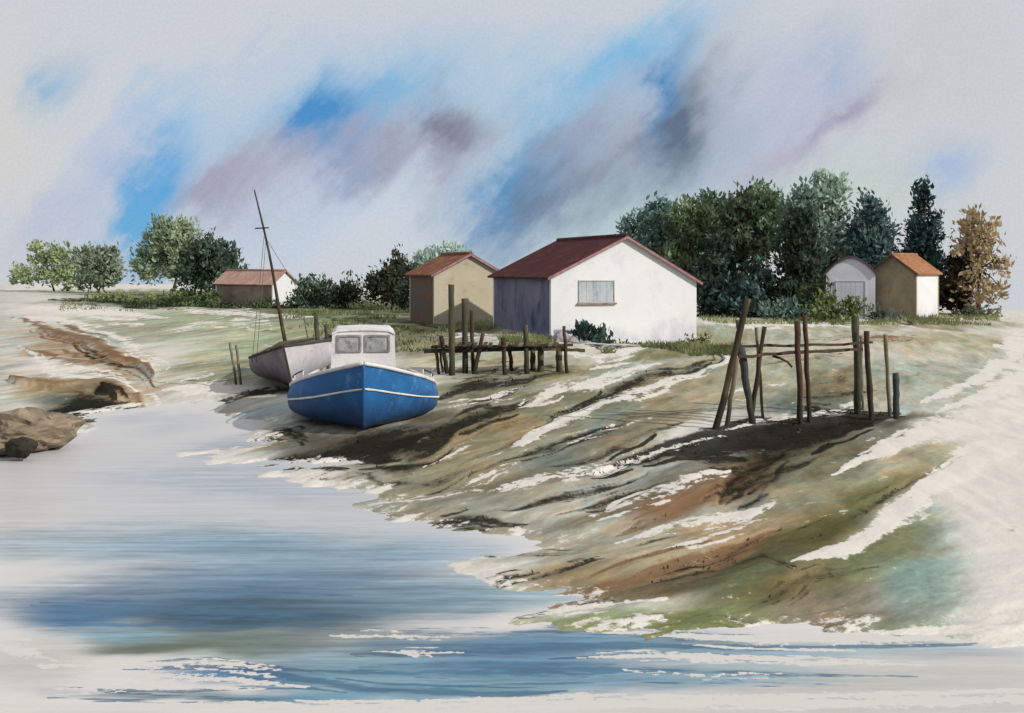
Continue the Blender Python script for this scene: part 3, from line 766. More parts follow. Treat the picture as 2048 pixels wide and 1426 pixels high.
# ------------------------------------------------------------------ huts
def tile_roof(mb, e0, e1, r0, r1, th=.08, pitch=.22, amp=.022):
    """one slope of pantiles: eave e0->e1, ridge r0->r1"""
    e0, e1, r0, r1 = map(Vector, (e0, e1, r0, r1))
    nrm = (e1 - e0).cross(r0 - e0).normalized()
    if nrm.z < 0: nrm = -nrm
    n = max(8, int((e1 - e0).length / pitch) * 4)
    ns = 5
    vs, fs = [], []
    for i in range(n + 1):
        t = i / n
        o = nrm * amp * math.cos(2 * math.pi * i / 4)
        a, b = e0.lerp(e1, t), r0.lerp(r1, t)
        for k in range(ns + 1):
            jig = nrm * random.uniform(-.008, .008)
            vs.append(a.lerp(b, k / ns) + o + jig + nrm * th)
        vs.append(b); vs.append(a)
    w_ = ns + 3
    for i in range(n):
        for k in range(w_):
            k2 = (k + 1) % w_
            fs.append((i * w_ + k, (i + 1) * w_ + k, (i + 1) * w_ + k2, i * w_ + k2))
    fs.append(tuple(range(w_))); fs.append(tuple(n * w_ + k for k in range(w_ - 1, -1, -1)))
    mb.add(vs, fs)

def hut(root, P0, g, b, D, prof, zb, mats, over=.22, th=.16, arch=False):
    """P0 front corner on plan, g unit along the gable, b unit along the side, prof [(s, z)...] the gable's top line"""
    g3 = Vector((g[0], g[1], 0)); b3 = Vector((b[0], b[1], 0)); P = Vector((P0[0], P0[1], 0))
    up = Vector((0, 0, 1))
    W_ = prof[-1][0]
    pt = lambda s, d, z: P + g3 * s + b3 * d + up * z
    # gable walls
    out = [pt(0, 0, zb)] + [pt(s, 0, z) for s, z in prof] + [pt(W_, 0, zb)]
    MB().prism(out, b3 * th).build('gable_wall', mats['gable'], root)
    MB().prism([p + b3 * D for p in out], -b3 * th).build('gable_wall', mats.get('back', mats['gable']), root)
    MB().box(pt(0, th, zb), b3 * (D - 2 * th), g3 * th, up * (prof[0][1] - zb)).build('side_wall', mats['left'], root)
    MB().box(pt(W_ - th, th, zb), b3 * (D - 2 * th), g3 * th, up * (prof[-1][1] - zb)).build('side_wall', mats['right'], root)
    # roof
    mb = MB()
    rp = list(prof)
    s0, z0 = rp[0]; s1, z1 = rp[1]
    sl_ = (z1 - z0) / (s1 - s0)
    rp[0] = (s0 - over, z0 - over * sl_)
    s0, z0 = rp[-1]; s1, z1 = rp[-2]
    sl_ = (z1 - z0) / (s0 - s1)
    rp[-1] = (s0 + over, z0 - over * sl_)
    f, bk = -over * .8, D + over * .8
    for (sa, za), (sb, zb_) in zip(rp[:-1], rp[1:]):
        if za <= zb_:
            tile_roof(mb, pt(sa, f, za), pt(sa, bk, za), pt(sb, f, zb_), pt(sb, bk, zb_))
        else:
            tile_roof(mb, pt(sb, f, zb_), pt(sb, bk, zb_), pt(sa, f, za), pt(sa, bk, za))
    roof = mb.build('roof', mats['roof'], root)
    if not arch:
        top = max(prof, key=lambda q: q[1])
        MB().tube([pt(top[0], f - .01, top[1] + .09), pt(top[0], bk + .01, top[1] + .09)], .10, 8).build('ridge_cap', mats['roof'], roof)
    # barge boards under the roof edge
    mbb = MB()
    for (sa, za), (sb, zb_) in zip(rp[:-1], rp[1:]):
        q = [pt(sa, f - .03, za - .05), pt(sb, f - .03, zb_ - .05), pt(sb, f - .03, zb_ + .07), pt(sa, f - .03, za + .07)]
        mbb.prism(q, b3 * .027)
    mbb.build('barge_board', mats['barge'], root)
    return pt

def opening(root, pt, s0, s1, z0, z1, name, panel, framem, sill=None, slats=0):
    """a framed panel on the gable wall"""
    fw = .045
    mf = MB()
    A = lambda s, z: pt(s, -.05, z)
    d3 = pt(0, 1, 0) - pt(0, 0, 0)
    for (a, b_, c, d_) in ((s0, s1, z1, z1 + fw), (s0, s1, z0 - fw, z0), (s0 - fw, s0, z0 - fw, z1 + fw), (s1, s1 + fw, z0 - fw, z1 + fw)):
        mf.prism([A(a, c), A(b_, c), A(b_, d_), A(a, d_)], d3 * .06)
    r = mf.build(name, framem, root)
    mp_ = MB()
    B = lambda s, z: pt(s, -.02, z)
    n = max(1, slats)
    for k in range(n):
        a, b_ = s0 + (s1 - s0) * k / n, s0 + (s1 - s0) * (k + 1) / n - (.012 if n > 1 else 0)
        mp_.prism([B(a, z0), B(b_, z0), B(b_, z1), B(a, z1)], d3 * .03)
    mp_.build('panel', panel, r)
    if sill:
        ms = MB()
        ms.prism([pt(s0 - .12, -.12, z0 - fw - .07), pt(s1 + .12, -.12, z0 - fw - .07), pt(s1 + .12, -.12, z0 - fw), pt(s0 - .12, -.12, z0 - fw)], d3 * .115)
        ms.build('sill', sill, r)
    return r

def dirs(th):
    return (math.cos(th), math.sin(th)), (-math.sin(th), math.cos(th))

# white hut
th = R(20)
g, b = dirs(th)
P0 = ((1102 - CX) / F * 48.3, 48.3)
wh = thing('hut', 'large white hut with maroon tiled roof, grey shuttered window and side wall coloured dark blue for shade', 'hut', (P0[0], P0[1], .4))
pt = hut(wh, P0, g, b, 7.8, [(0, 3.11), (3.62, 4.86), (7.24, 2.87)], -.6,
         dict(gable=M['white_plaster'], left=M['shade_dark_wall'], right=M['white_plaster'], roof=M['maroon_tiles'], barge=M['barge']))
opening(wh, pt, 1.36, 3.02, 1.98, 2.90, 'window', M['shutter'], M['frame_dark'], M['sill'], 5)
# tan hut behind it
th = R(23)
g, b = dirs(th)
P0 = ((868 - CX) / F * 59, 59.0)
th_ = thing('hut', 'tan hut with rust red roof and brown side wall, half behind the large white hut', 'hut', (P0[0], P0[1], .5))
hut(th_, P0, g, b, 4.3, [(0, 3.18), (2.05, 4.22), (4.1, 3.1)], -.3,
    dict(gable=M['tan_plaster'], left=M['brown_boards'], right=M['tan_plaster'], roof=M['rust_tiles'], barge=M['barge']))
# far left hut, long wall to the river
phi = R(44)
P0 = ((545 - CX) / F * 88.6, 88.6)
g, b = (math.sin(phi), math.cos(phi)), (-math.cos(phi), math.sin(phi))
lh = thing('hut', 'small far hut with pale pink tiled roof and long brown wall, beyond the mast', 'hut', (P0[0], P0[1], .5))
hut(lh, P0, g, b, 8.6, [(0, 2.30), (1.2, 3.30), (2.4, 2.3)], -.3,
    dict(gable=M['white_plaster'], left=M['brown_wall'], right=M['white_plaster'], roof=M['pink_tiles'], barge=M['barge']), over=.18)
# arched hut right
g, b = dirs(R(-16))
P0 = ((1652 - CX) / F * 66.6, 66.6)
ah = thing('hut', 'small pale grey hut with rounded dark roof and a wide door, behind a green bush', 'hut', (P0[0], P0[1], .5))
prof = [(1.42 + 1.42 * q, 3.20 + .95 * (1 - abs(q) ** 1.75)) for q in np.linspace(-1, 1, 11)]
pt = hut(ah, P0, g, b, 2.5, prof, -.3,
         dict(gable=M['grey_plaster'], left=M['grey_plaster'], right=M['grey_plaster'], roof=M['dark_felt'], barge=M['dark_felt']), over=.1, arch=True)
opening(ah, pt, .62, 2.25, .5, 2.72, 'door', M['door_grey'], M['grey_plaster'], None, 6)
# orange roof hut
psi = R(47)
P0 = ((1832 - CX) / F * 67, 67.0)
g, b = (-math.cos(psi), math.sin(psi)), (math.sin(psi), math.cos(psi))
oh = thing('hut', 'small hut with orange tiled roof, ochre end wall and white sunlit side wall', 'hut', (P0[0], P0[1], .5))
hut(oh, P0, g, b, 3.0, [(0, 3.2), (1.55, 4.28), (3.1, 3.2)], -.3,
    dict(gable=M['ochre_wall'], left=M['white_plaster'], right=M['ochre_wall'], roof=M['orange_tiles'], barge=M['dark_felt']), over=.16)

# ------------------------------------------------------------------ boats
def hull_pts(L_, B_, zs, zk, tmax=.42, bowz=.0, trans=.72, nst=22, nrib=11, pw=2.1, pq=.78, vee=.75, bil=2.8, rise=.9):
    """returns rows[t][s] of (x along, y half breadth, z) from keel to sheer"""
    rows_ = []
    for i in range(nst + 1):
        t = (i / nst) ** 1.5
        if t < tmax:
            hb = (1 - (1 - t / tmax) ** pw) ** pq
        else:
            hb = 1 - (1 - trans) * ((t - tmax) / (1 - tmax)) ** 2
        sheer = zs(t)
        keel = zk(t)
        full = smooth(t, 0, tmax * rise)
        r = []
        for k in range(nrib + 1):
            s = k / nrib
            vs_ = s ** (1.0 + .15 * full)
            f_v = s ** vee                                   # vee at the bow
            f_u = (1 - (1 - s) ** bil) * (1 - .05 * (1 - s))  # round bilge amidships
            f_u = f_u - .06 * max(0, s - .75) / .25
            f = f_v * (1 - full) + f_u * full
            rake = -.22 * s * (1 - min(1, t / .25))
            r.append((t * L_ + rake, B_ * hb * f, keel + (sheer - keel) * vs_))
        rows_.append(r)
    return rows_

class Frame:
    """boat axes in the world: bow point, heading, heel"""
    def __init__(self, bow, ang, heel, trim=0.0):
        self.m = Matrix.Translation(bow) @ Matrix.Rotation(ang, 4, 'Z') @ Matrix.Rotation(trim, 4, 'Y') @ Matrix.Rotation(heel, 4, 'X')
    def __call__(self, x, y, z):
        return self.m @ Vector((x, y, z))

def build_hull(fr, rows_, root, mat_hull, name='hull', mat2=None):
    ns, nr = len(rows_), len(rows_[0])
    bm = bmesh.new()
    idx = {}
    for side in (1, -1):
        for i in range(ns):
            for k in range(nr):
                x, y, z = rows_[i][k]
                if (i == 0 or k == 0) and side == -1:
                    idx[(side, i, k)] = idx[(1, i, k)]
                    continue
                if i == 0 or k == 0:
                    y = 0
                idx[(side, i, k)] = bm.verts.new(fr(x, y * side, z))
    for side in (1, -1):
        for i in range(ns - 1):
            for k in range(nr - 1):
                q = [idx[(side, i, k)], idx[(side, i + 1, k)], idx[(side, i + 1, k + 1)], idx[(side, i, k + 1)]]
                if side == 1: q.reverse()
                q2 = []
                for v in q:
                    if v not in q2: q2.append(v)
                if len(q2) >= 3:
                    f = bm.faces.new(q2); f.smooth = True
                    if mat2 and side == mat2[1]: f.material_index = 1
    # transom and deck
    tr = [idx[(1, ns - 1, k)] for k in range(nr)] + [idx[(-1, ns - 1, k)] for k in range(nr - 1, 0, -1)]
    bm.faces.new(tr)
    bmesh.ops.recalc_face_normals(bm, faces=bm.faces)
    for e in bm.edges:
        if len(e.link_faces) == 2 and e.calc_face_angle(0) > R(42):
            e.smooth = False
        if len(e.link_faces) == 2 and all(v in {idx[(1, 0, k)] for k in range(nr)} for v in e.verts):
            e.smooth = False
    me_ = bpy.data.meshes.new(name)
    bm.to_mesh(me_); bm.free()
    o = link(name, me_, mat_hull, root)
    if mat2: me_.materials.append(mat2[0])
    return o

def sheer_line(rows_, side, s, dz=0, dy_=0):
    """points along the hull at fraction s of its depth"""
    out = []
    for r in rows_:
        k = s * (len(r) - 1)
        i = min(int(k), len(r) - 2)
        f = k - i
        p = [r[i][q] * (1 - f) + r[i + 1][q] * f for q in range(3)]
        out.append((p[0], side * (p[1] + dy_), p[2] + dz))
    return out

# --- blue boat, bow to the viewer
BY = 22.0
bow = Vector(((727 - CX) / F * BY, BY, 0))
gz = CZ - (861 - HY) / F * BY
heading = math.atan2(1.0, -.135)
fr = Frame((bow.x, bow.y, gz - .07), heading, 0)
blue = thing('fishing_boat', 'blue fishing boat with white wheelhouse, bow towards the water, aground on the mud', 'boat', (bow.x, bow.y, gz))
rows_b = hull_pts(7.2, 1.72, lambda t: 1.41 - .84 * (1 - (1 - min(1, t / .55)) ** 1.6) + .10 * max(0, t - .55), lambda t: .10 * max(0, 1 - t / .16) ** 1.5, tmax=.42, pw=2.3, pq=1.0, vee=.17, bil=10.0, rise=.5)
build_hull(fr, rows_b, blue, M['hull_blue'])
# deck
dk = [fr(x, y - .03, z - .10) for x, y, z in sheer_line(rows_b, 1, 1)]
dk2 = [fr(x, y + .03, z - .10) for x, y, z in sheer_line(rows_b, -1, 1)]
mb = MB()
for i in range(len(dk) - 1):
    mb.add([dk[i], dk[i + 1], dk2[i + 1], dk2[i]], [(0, 1, 2, 3)])
mb.build('deck', M['deck'], blue)
for side in (1, -1):
    MB().tube([fr(*p) for p in sheer_line(rows_b, side, 1.0, .02, .0)], .042, 6, .22).build('gunwale', M['boat_white'], blue)
    pts_ = sheer_line(rows_b, side, .62, 0, .012)
    MB().tube([fr(*p) for p in pts_[:-3]], [.018 + .008 * random.random() for _ in pts_[:-3]], 6, .3).build('rub_rail', M['boat_white'], blue)
MB().tube([fr(rows_b[0][k][0] - .015, 0, rows_b[0][k][2]) for k in range(len(rows_b[0]))] , .028, 6).build('stem', M['hull_blue'], blue)
# wheelhouse
def cab_ring(x, y, z): return fr(x, y, z)
cx0, cx1 = 2.55, 4.6
zc0 = .45
zc1 = CZ - (655 - HY) / F * (BY + cx0) - gz
wh_b, wh_t = .74, .69
mbw = MB()
n_ = 6
def cab_sec(x, zlo, zhi, wl, wt, r=.12):
    pts_ = [(x, -wl, zlo), (x, wl, zlo), (x, wt, zhi - r)]
    for k in range(1, 5):
        a = k / 4 * math.pi / 2
        pts_.append((x, wt - r + r * math.cos(a), zhi - r + r * math.sin(a)))
    for k in range(0, 5):
        a = math.pi / 2 + k / 4 * math.pi / 2
        pts_.append((x, -(wt - r) + r * math.cos(a), zhi - r + r * math.sin(a)))
    return [fr(*p) for p in pts_]
A_, B_ = cab_sec(cx0, zc0, zc1, wh_b, wh_t), cab_sec(cx1, zc0 - .1, zc1 + .02, wh_b, wh_t)
n_ = len(A_)
mbw.add(A_ + B_, [tuple(range(n_))[::-1], tuple(range(n_, 2 * n_))] + [(i, (i + 1) % n_, (i + 1) % n_ + n_, i + n_) for i in range(n_)])
cabin = mbw.build('wheelhouse', M['cabin_white'], blue)
mr = MB()
upv = Vector((0, 0, .03))
for xa, xb in ((cx0 - .03, cx1 + .03),):
    sec = []
    for x in (xa, xb):
        pts_ = [fr(x, y, zc1 + .004 - (.09 if abs(y) > .66 else .035 * (y / .66) ** 2)) for y in np.linspace(-.70, .70, 11)]
        sec.append(pts_ + [p + upv for p in pts_[::-1]])
    k = len(sec[0])
    mr.add(sec[0] + sec[1], [tuple(range(k))[::-1], tuple(range(k, 2 * k))] + [(i, (i + 1) % k, (i + 1) % k + k, i + k) for i in range(k)])
mr.build('cabin_roof', M['cabin_white'], cabin)
def cab_win(y0, y1, z0, z1):
    mf = MB()
    for a, b_, c, d_ in ((y0 - .04, y1 + .04, z1, z1 + .04), (y0 - .04, y1 + .04, z0 - .04, z0), (y0 - .04, y0, z0, z1), (y1, y1 + .04, z0, z1)):
        mf.prism([fr(cx0 - .035, a, c), fr(cx0 - .035, b_, c), fr(cx0 - .035, b_, d_), fr(cx0 - .035, a, d_)], fr(cx0, 0, 0) - fr(cx0 - .04, 0, 0))
    o = mf.build('window', M['win_frame'], cabin)
    MB().prism([fr(cx0 - .012, y0, z0), fr(cx0 - .012, y1, z0), fr(cx0 - .012, y1, z1), fr(cx0 - .012, y0, z1)], fr(cx0, 0, 0) - fr(cx0 - .02, 0, 0)).build('pane', M['glass'], o)
wz1 = CZ - (667 - HY) / F * (BY + cx0) - gz
wz0 = CZ - (694 - HY) / F * (BY + cx0) - gz
cab_win(.085, .545, wz0, wz1)
cab_win(-.545, -.075, wz0, wz1)
# side rail
for side in (-1, 1):
    mrl = MB()
    top = [fr(p[0], p[1] - side * .05, p[2] + .2) for p in sheer_line(rows_b, side, 1)[8:14]]
    mrl.tube(top, .016, 6)
    ro = mrl.build('hand_rail', M['dark_rail'], blue)
    for i in range(8, 14, 2):
        p = sheer_line(rows_b, side, 1)[i]
        MB().tube([fr(p[0], p[1] - side * .05, p[2]), fr(p[0], p[1] - side * .05, p[2] + .2)], .014, 6).build('stanchion', M['boat_white'], ro)
p = fr(2.0, .62, .86)
MB().tube([p + Vector((-.22, 0, -.1)), p + Vector((0, .05, 0)), p + Vector((.25, 0, -.06))], [.05, .07, .04], 7, .3).build('coiled_net', M['dark_rail'], blue)

# --- white sailing boat heeled over behind, its left side coloured as shade
SY = 28.6
gz2 = CZ - (778 - HY) / F * SY
heel = R(-11.5)
fr2 = Frame(((586 - CX) / F * SY, SY, gz2), math.atan2(1.0, -.13), heel)
sail = thing('sailing_boat', 'white sailing boat, left side coloured grey for shade, with tall bare mast, heeled over beside the blue boat', 'boat', (fr2(0, 0, 0).x, SY, gz2))
rows_s = hull_pts(6.2, 1.32, lambda t: 1.14 - .32 * (1 - (1 - min(1, t / .6)) ** 1.5) + .06 * max(0, t - .6), lambda t: 0.0, tmax=.44, pw=1.7, pq=.95, vee=.5, bil=3.4)
build_hull(fr2, rows_s, sail, M['hull_shade_side'], 'hull', (M['hull_white'], -1))  # left side takes the shade-coloured copy, right side the white paint
d1 = [fr2(x, y - .03, z - .06) for x, y, z in sheer_line(rows_s, 1, 1)]
d2 = [fr2(x, y + .03, z - .06) for x, y, z in sheer_line(rows_s, -1, 1)]
mb = MB()
for i in range(len(d1) - 1):
    mb.add([d1[i], d1[i + 1], d2[i + 1], d2[i]], [(0, 1, 2, 3)])
mb.build('deck', M['deck'], sail)
for side in (1, -1):
    MB().tube([fr2(*p) for p in sheer_line(rows_s, side, 1.0, .01)], .04, 6, .2).build('gunwale', M['dark_rail'], sail)
MB().tube([fr2(rows_s[0][k][0] - .01, 0, rows_s[0][k][2]) for k in range(len(rows_s[0]))], .03, 6).build('stem', M['dark_rail'], sail)
mx = 1.0
mast_h = 5.35
mp3 = [fr2(mx - .10 * math.sin(z * .6), .03 * math.sin(z * 1.3), z) for z in np.linspace(.6, mast_h, 12)]
mast = MB().tube(mp3, list(np.linspace(.062, .018, 12)), 8, .06).build('mast', M['wood_brown'], sail)
zc = 4.3
MB().tube([fr2(mx - .1, .20, zc + .03), fr2(mx - .1, -.16, zc - .02)], .018, 6).build('crosstree', M['wood_brown'], mast)
for (x, y, zt) in ((mx + .4, 1.05, 4.1), (mx + .1, .9, 3.9), (mx + .6, -1.15, 4.1)):
    MB().tube([fr2(mx - .1, 0, zt), fr2(x, y, .8)], .007, 5).build('stay', M['rope'], mast)
MB().tube([fr2(mx - .9, .5, 1.10), fr2(mx - .3, .15, 1.18), fr2(mx + .5, -.7, 1.10)], [.03, .07, .03], 7, .3).build('furled_sail', M['dark_rail'], sail)

# ------------------------------------------------------------------ posts, jetty, landing stage
def pole(px0, py0, px1, py1, wpx, Y, mat, name='post', parent=None, wob=.012, w1=None, bury=.35):
    """a rough timber from its top (px0, py0) to its foot (px1, py1) at range Y"""
    a, b_ = at(px0, py0, Y), at(px1, py1, Y)
    d = (b_ - a)
    b_ = b_ + d.normalized() * bury
    n = 9
    w1 = w1 or wpx
    pts_, rad = [], []
    for i in range(n + 1):
        t = i / n
        p = a.lerp(b_, t) + Vector((random.uniform(-1, 1), random.uniform(-1, 1), 0)) * wob * (1 if 0 < i < n else .2)
        pts_.append(p)
        rad.append((wpx + (w1 - wpx) * t) / 2 / F * Y * random.uniform(.9, 1.12))
    mb_ = MB()
    mb_.tube(pts_, rad, 9, .07)
    return mb_.build(name, mat, parent)

JY = 33.0
jet = thing('jetty', 'rickety brown plank jetty on leaning posts in front of the large white hut', 'jetty', (at(1000, 745, JY).x, JY, .3))
def plank(root, px0, py0, px1, py1, thpx, Y0, Y1, depth, mat, name='beam', sag=.02):
    a, b_ = at(px0, py0, Y0), at(px1, py1, Y1)
    n = 10
    mb_ = MB()
    vs, fs = [], []
    th_m = thpx / F * (Y0 + Y1) / 2
    for i in range(n + 1):
        p = a.lerp(b_, i / n) + Vector((0, random.uniform(-.02, .02), random.uniform(-1, 1) * sag))
        t_ = th_m * random.uniform(.85, 1.15)
        vs += [p + Vector((0, -depth / 2, -t_ / 2)), p + Vector((0, depth / 2, -t_ / 2)), p + Vector((0, depth / 2, t_ / 2)), p + Vector((0, -depth / 2, t_ / 2))]
    for i in range(n):
        for k in range(4):
            fs.append((i * 4 + k, i * 4 + (k + 1) % 4, i * 4 + 4 + (k + 1) % 4, i * 4 + 4 + k))
    fs += [(3, 2, 1, 0), tuple(n * 4 + k for k in range(4))]
    mb_.add(vs, fs)
    return mb_.build(name, mat, root)
plank(jet, 848, 702, 1130, 697, 8, JY, JY + .6, .16, M['wood_dark'])
plank(jet, 862, 694, 1146, 690, 5, JY + 1.0, JY + 1.8, .16, M['wood_brown'])
plank(jet, 1085, 698, 1170, 701, 6, JY - .2, JY + .5, .12, M['wood_brown'])
# deck boards across the two beams
for k in range(24):
    t = k / 23
    x0 = 874 + t * 232
    p0 = at(x0, 695.5, JY - .12); p1 = at(x0 + 4, 687.5, JY + 1.25)
    if random.random() < .3: continue
    wv_ = random.uniform(.10, .15)
    mb_ = MB()
    zz = .03 + random.uniform(-.008, .015)
    q = [p0 + Vector((0, 0, zz)), p0 + Vector((wv_, 0, zz)), p1 + Vector((wv_, 0, zz)), p1 + Vector((0, 0, zz))]
    mb_.prism(q, Vector((0, 0, .022)))
    mb_.build('deck_board', M['wood_pale'] if random.random() < .3 else M['wood_brown'], jet)
JP = [(871, 690, 880, 762, 5, 'wood_brown', 0), (879, 700, 888, 758, 4, 'wood_brown', .5), (882, 672, 897, 764, 7, 'wood_dark', .1),
      (903, 569, 904, 768, 10, 'wood_green', -.3), (929, 597, 931, 758, 9.5, 'wood_green', .3), (943, 620, 946, 748, 6, 'wood_brown', 1.0),
      (966, 667, 948, 750, 7, 'wood_brown', .1), (1006, 675, 1011, 757, 8, 'wood_brown', 0), (1019, 700, 1025, 748, 6.5, 'wood_brown', .9),
      (1051, 650, 1054, 750, 8, 'wood_green', 0), (1066, 698, 1065, 744, 9, 'wood_pale', .9), (1082, 698, 1081, 745, 11, 'wood_pale', .6),
      (1117, 698, 1119, 743, 11, 'wood_pale', .6), (1128, 652, 1134, 748, 6, 'wood_brown', 0)]
for a_, b_, c_, d_, w_, m_, dy_ in JP:
    pole(a_, b_, c_, d_, w_ * 1.2, JY + dy_, M[m_], 'post', jet, .015, w_ * 1.25, bury=.4)

DY = 22.6
stage = thing('landing_stage', 'ruined landing stage of leaning brown poles and two long rails on the mud', 'landing stage', (at(1600, 836, DY).x, DY, .3))
DP = [(1496, 597, 1430, 866, 13, 'wood_brown', -1.0), (1474, 640, 1482, 720, 7, 'wood_green', .2), (1474, 716, 1451, 860, 9, 'wood_pale', -.6), (1481, 694, 1504, 842, 16, 'wood_blue', -.3),
      (1529, 653, 1505, 820, 9, 'wood_brown', -.2), (1512, 655, 1526, 834, 6, 'wood_pale', .5), (1594, 642, 1601, 846, 11, 'wood_red', -.3),
      (1610, 631, 1618, 842, 9, 'wood_red', .0), (1711, 632, 1716, 812, 14, 'wood_green', 1.2), (1733, 662, 1742, 834, 11, 'wood_brown', .5)]
for a_, b_, c_, d_, w_, m_, dy_ in DP:
    pole(a_, b_, c_, d_, w_, DY + dy_, M[m_], 'post', stage, .014, w_ * (.75 if m_ == 'wood_blue' else 1.05), bury=.4)
plank(stage, 1440, 694, 1745, 686, 5, DY - .4, DY + 1.0, .07, M['wood_brown'], 'rail')
plank(stage, 1478, 713, 1725, 698, 6, DY - .5, DY + .9, .07, M['wood_brown'], 'rail')
MB().tube([at(1545, 712, DY), at(1560, 716, DY), at(1575, 724, DY + .1), at(1584, 734, DY + .1)], .025, 6, .2).build('brace', M['wood_brown'], stage)
# posts standing alone
def lone(label, *a, **k):
    o = pole(*a, **k)
    return tag(o, label, 'post')
lone('thin faded post standing between the landing stage and the short thick post', 1771, 669, 1779, 830, 8, DY + 1.0, M['wood_pale'])
lone('short thick grey green post at the right end of the landing stage', 1791, 746, 1793, 836, 13, DY + .4, M['wood_blue'])
lone('slim weathered post close behind the thickest green post of the landing stage', 1722, 672, 1725, 812, 6, DY + 1.9, M['wood_pale'])
lone('taller green post standing behind the sailing boat, left of the wheelhouse', 631, 625, 640, 735, 9, 32.5, M['wood_green'])
lone('shorter green post standing behind the sailing boat, next to the wheelhouse', 652, 648, 656, 735, 7, 32.8, M['wood_green'])
lone('faded leaning post left of the sailing boat, the nearer of two to the left edge', 460, 685, 472, 762, 5, 31.0, M['wood_pale'])
lone('faded leaning post left of the sailing boat, the one closer to its hull', 472, 690, 481, 764, 5.5, 31.0, M['wood_pale'])
lone('thin dark stake standing in the meadow between the mast and the tan hut', 608, 632, 614, 668, 2.5, 45.0, M['rope'])

# ------------------------------------------------------------------ trees and shrubs
def foliage_mat(name, cols_, e=.62, scale=.55):
    m = bpy.data.materials.new(name); m.use_nodes = True
    t = m.node_tree
    b_ = t.nodes['Principled BSDF']
    pos = node(t, 'ShaderNodeTexCoord').outputs['Object']
    n = noise(t, pos, scale, 4, .6, .5).outputs[0]
    n2_ = noise(t, pos, scale * 1.7, 4, .6).outputs[0]
    n3_ = noise(t, pos, 5, 2, .5).outputs[0]
    cols_ = [tuple(.80 * np.array(k_) + .20 * np.mean(k_)) for k_ in cols_]
    e *= .96 if e < .73 else .92
    c = mixc(t, sstep(t, n, .36, .60), alb(cols_[0], e), alb(cols_[1], e))
    c = mixc(t, sstep(t, n2_, .50, .66), c, alb(cols_[2], e))
    g_ = mth(t, 'MULTIPLY_ADD', n3_, .4, .8)
    c = mixc(t, 1.0, c, node(t, 'ShaderNodeCombineColor', {0: g_, 1: g_, 2: g_}).outputs[0], 'MULTIPLY')
    t.links.new(c, b_.inputs['Base Color'])
    b_.inputs['Roughness'].default_value = .9
    b_.inputs['Specular IOR Level'].default_value = .1
    tr = node(t, 'ShaderNodeBsdfTranslucent', {0: c})
    mx_ = node(t, 'ShaderNodeMixShader', {0: .3, 1: b_.outputs[0], 2: tr.outputs[0]})
    t.links.new(mx_.outputs[0], t.nodes['Material Output'].inputs[0])
    return m

def crown_mesh(name, blobs, leaf, dens, up=.5, seed=0):
    """leaf sized kites packed in tufts through the crown's volume. blobs: (centre, (rx, ry, rz))"""
    g_ = np.random.default_rng(seed)
    P_, Nn, Ax = [], [], []
    for c, r in blobs:
        c = np.array(c); r = np.array(r)
        area = math.pi * r[0] * r[2]
        nclump = max(8, int(dens * 8.5 * area / (leaf * leaf * 9)))
        d = g_.normal(size=(nclump, 3)); d /= np.linalg.norm(d, axis=1)[:, None]
        rad = g_.random(nclump) ** .42 * (1 + np.clip(.13 * g_.normal(size=nclump), -.25, .24))
        cc = d * rad[:, None]
        for q, dd in zip(cc, d):
            k = int(g_.integers(10, 26))
            pr = leaf * g_.uniform(.7, 1.9)
            o = np.clip(g_.normal(size=(k, 3)), -1.5, 1.5) * pr * .6
            P_.append(c + q * r + o)
            ax = dd * g_.uniform(.2, .9) + np.array([0, 0, up]) + g_.normal(size=(k, 3)) * .45
            Ax.append(ax)
            nn = np.repeat((dd * .8 + np.array([0, -.25, .45]))[None, :], k, 0) + g_.normal(size=(k, 3)) * .1
            Nn.append(nn)
    P_ = np.concatenate(P_); Ax = np.concatenate(Ax); Nn = np.concatenate(Nn)
    Ax /= np.linalg.norm(Ax, axis=1)[:, None]
    S = np.cross(Ax, Nn); S /= np.linalg.norm(S, axis=1)[:, None] + 1e-9
    n = len(P_)
    ln = leaf * 1.02 * g_.uniform(.6, 1.35, n)[:, None]
    wd = ln * g_.uniform(.35, .62, n)[:, None]
    v = np.stack([P_ - Ax * ln * .5, P_ + S * wd * .5 + Ax * ln * .05, P_ + Ax * ln * .6, P_ - S * wd * .5 + Ax * ln * .05], 1).reshape(-1, 3)
    me_ = bpy.data.meshes.new(name)
    me_.vertices.add(4 * n)
    me_.vertices.foreach_set('co', v.astype(np.float32).ravel())
    me_.loops.add(4 * n)
    me_.loops.foreach_set('vertex_index', np.arange(4 * n, dtype=np.int32))
    me_.polygons.add(n)
    me_.polygons.foreach_set('loop_start', (np.arange(n) * 4).astype(np.int32))
    me_.update(calc_edges=True)
    me_.validate()
    return me_

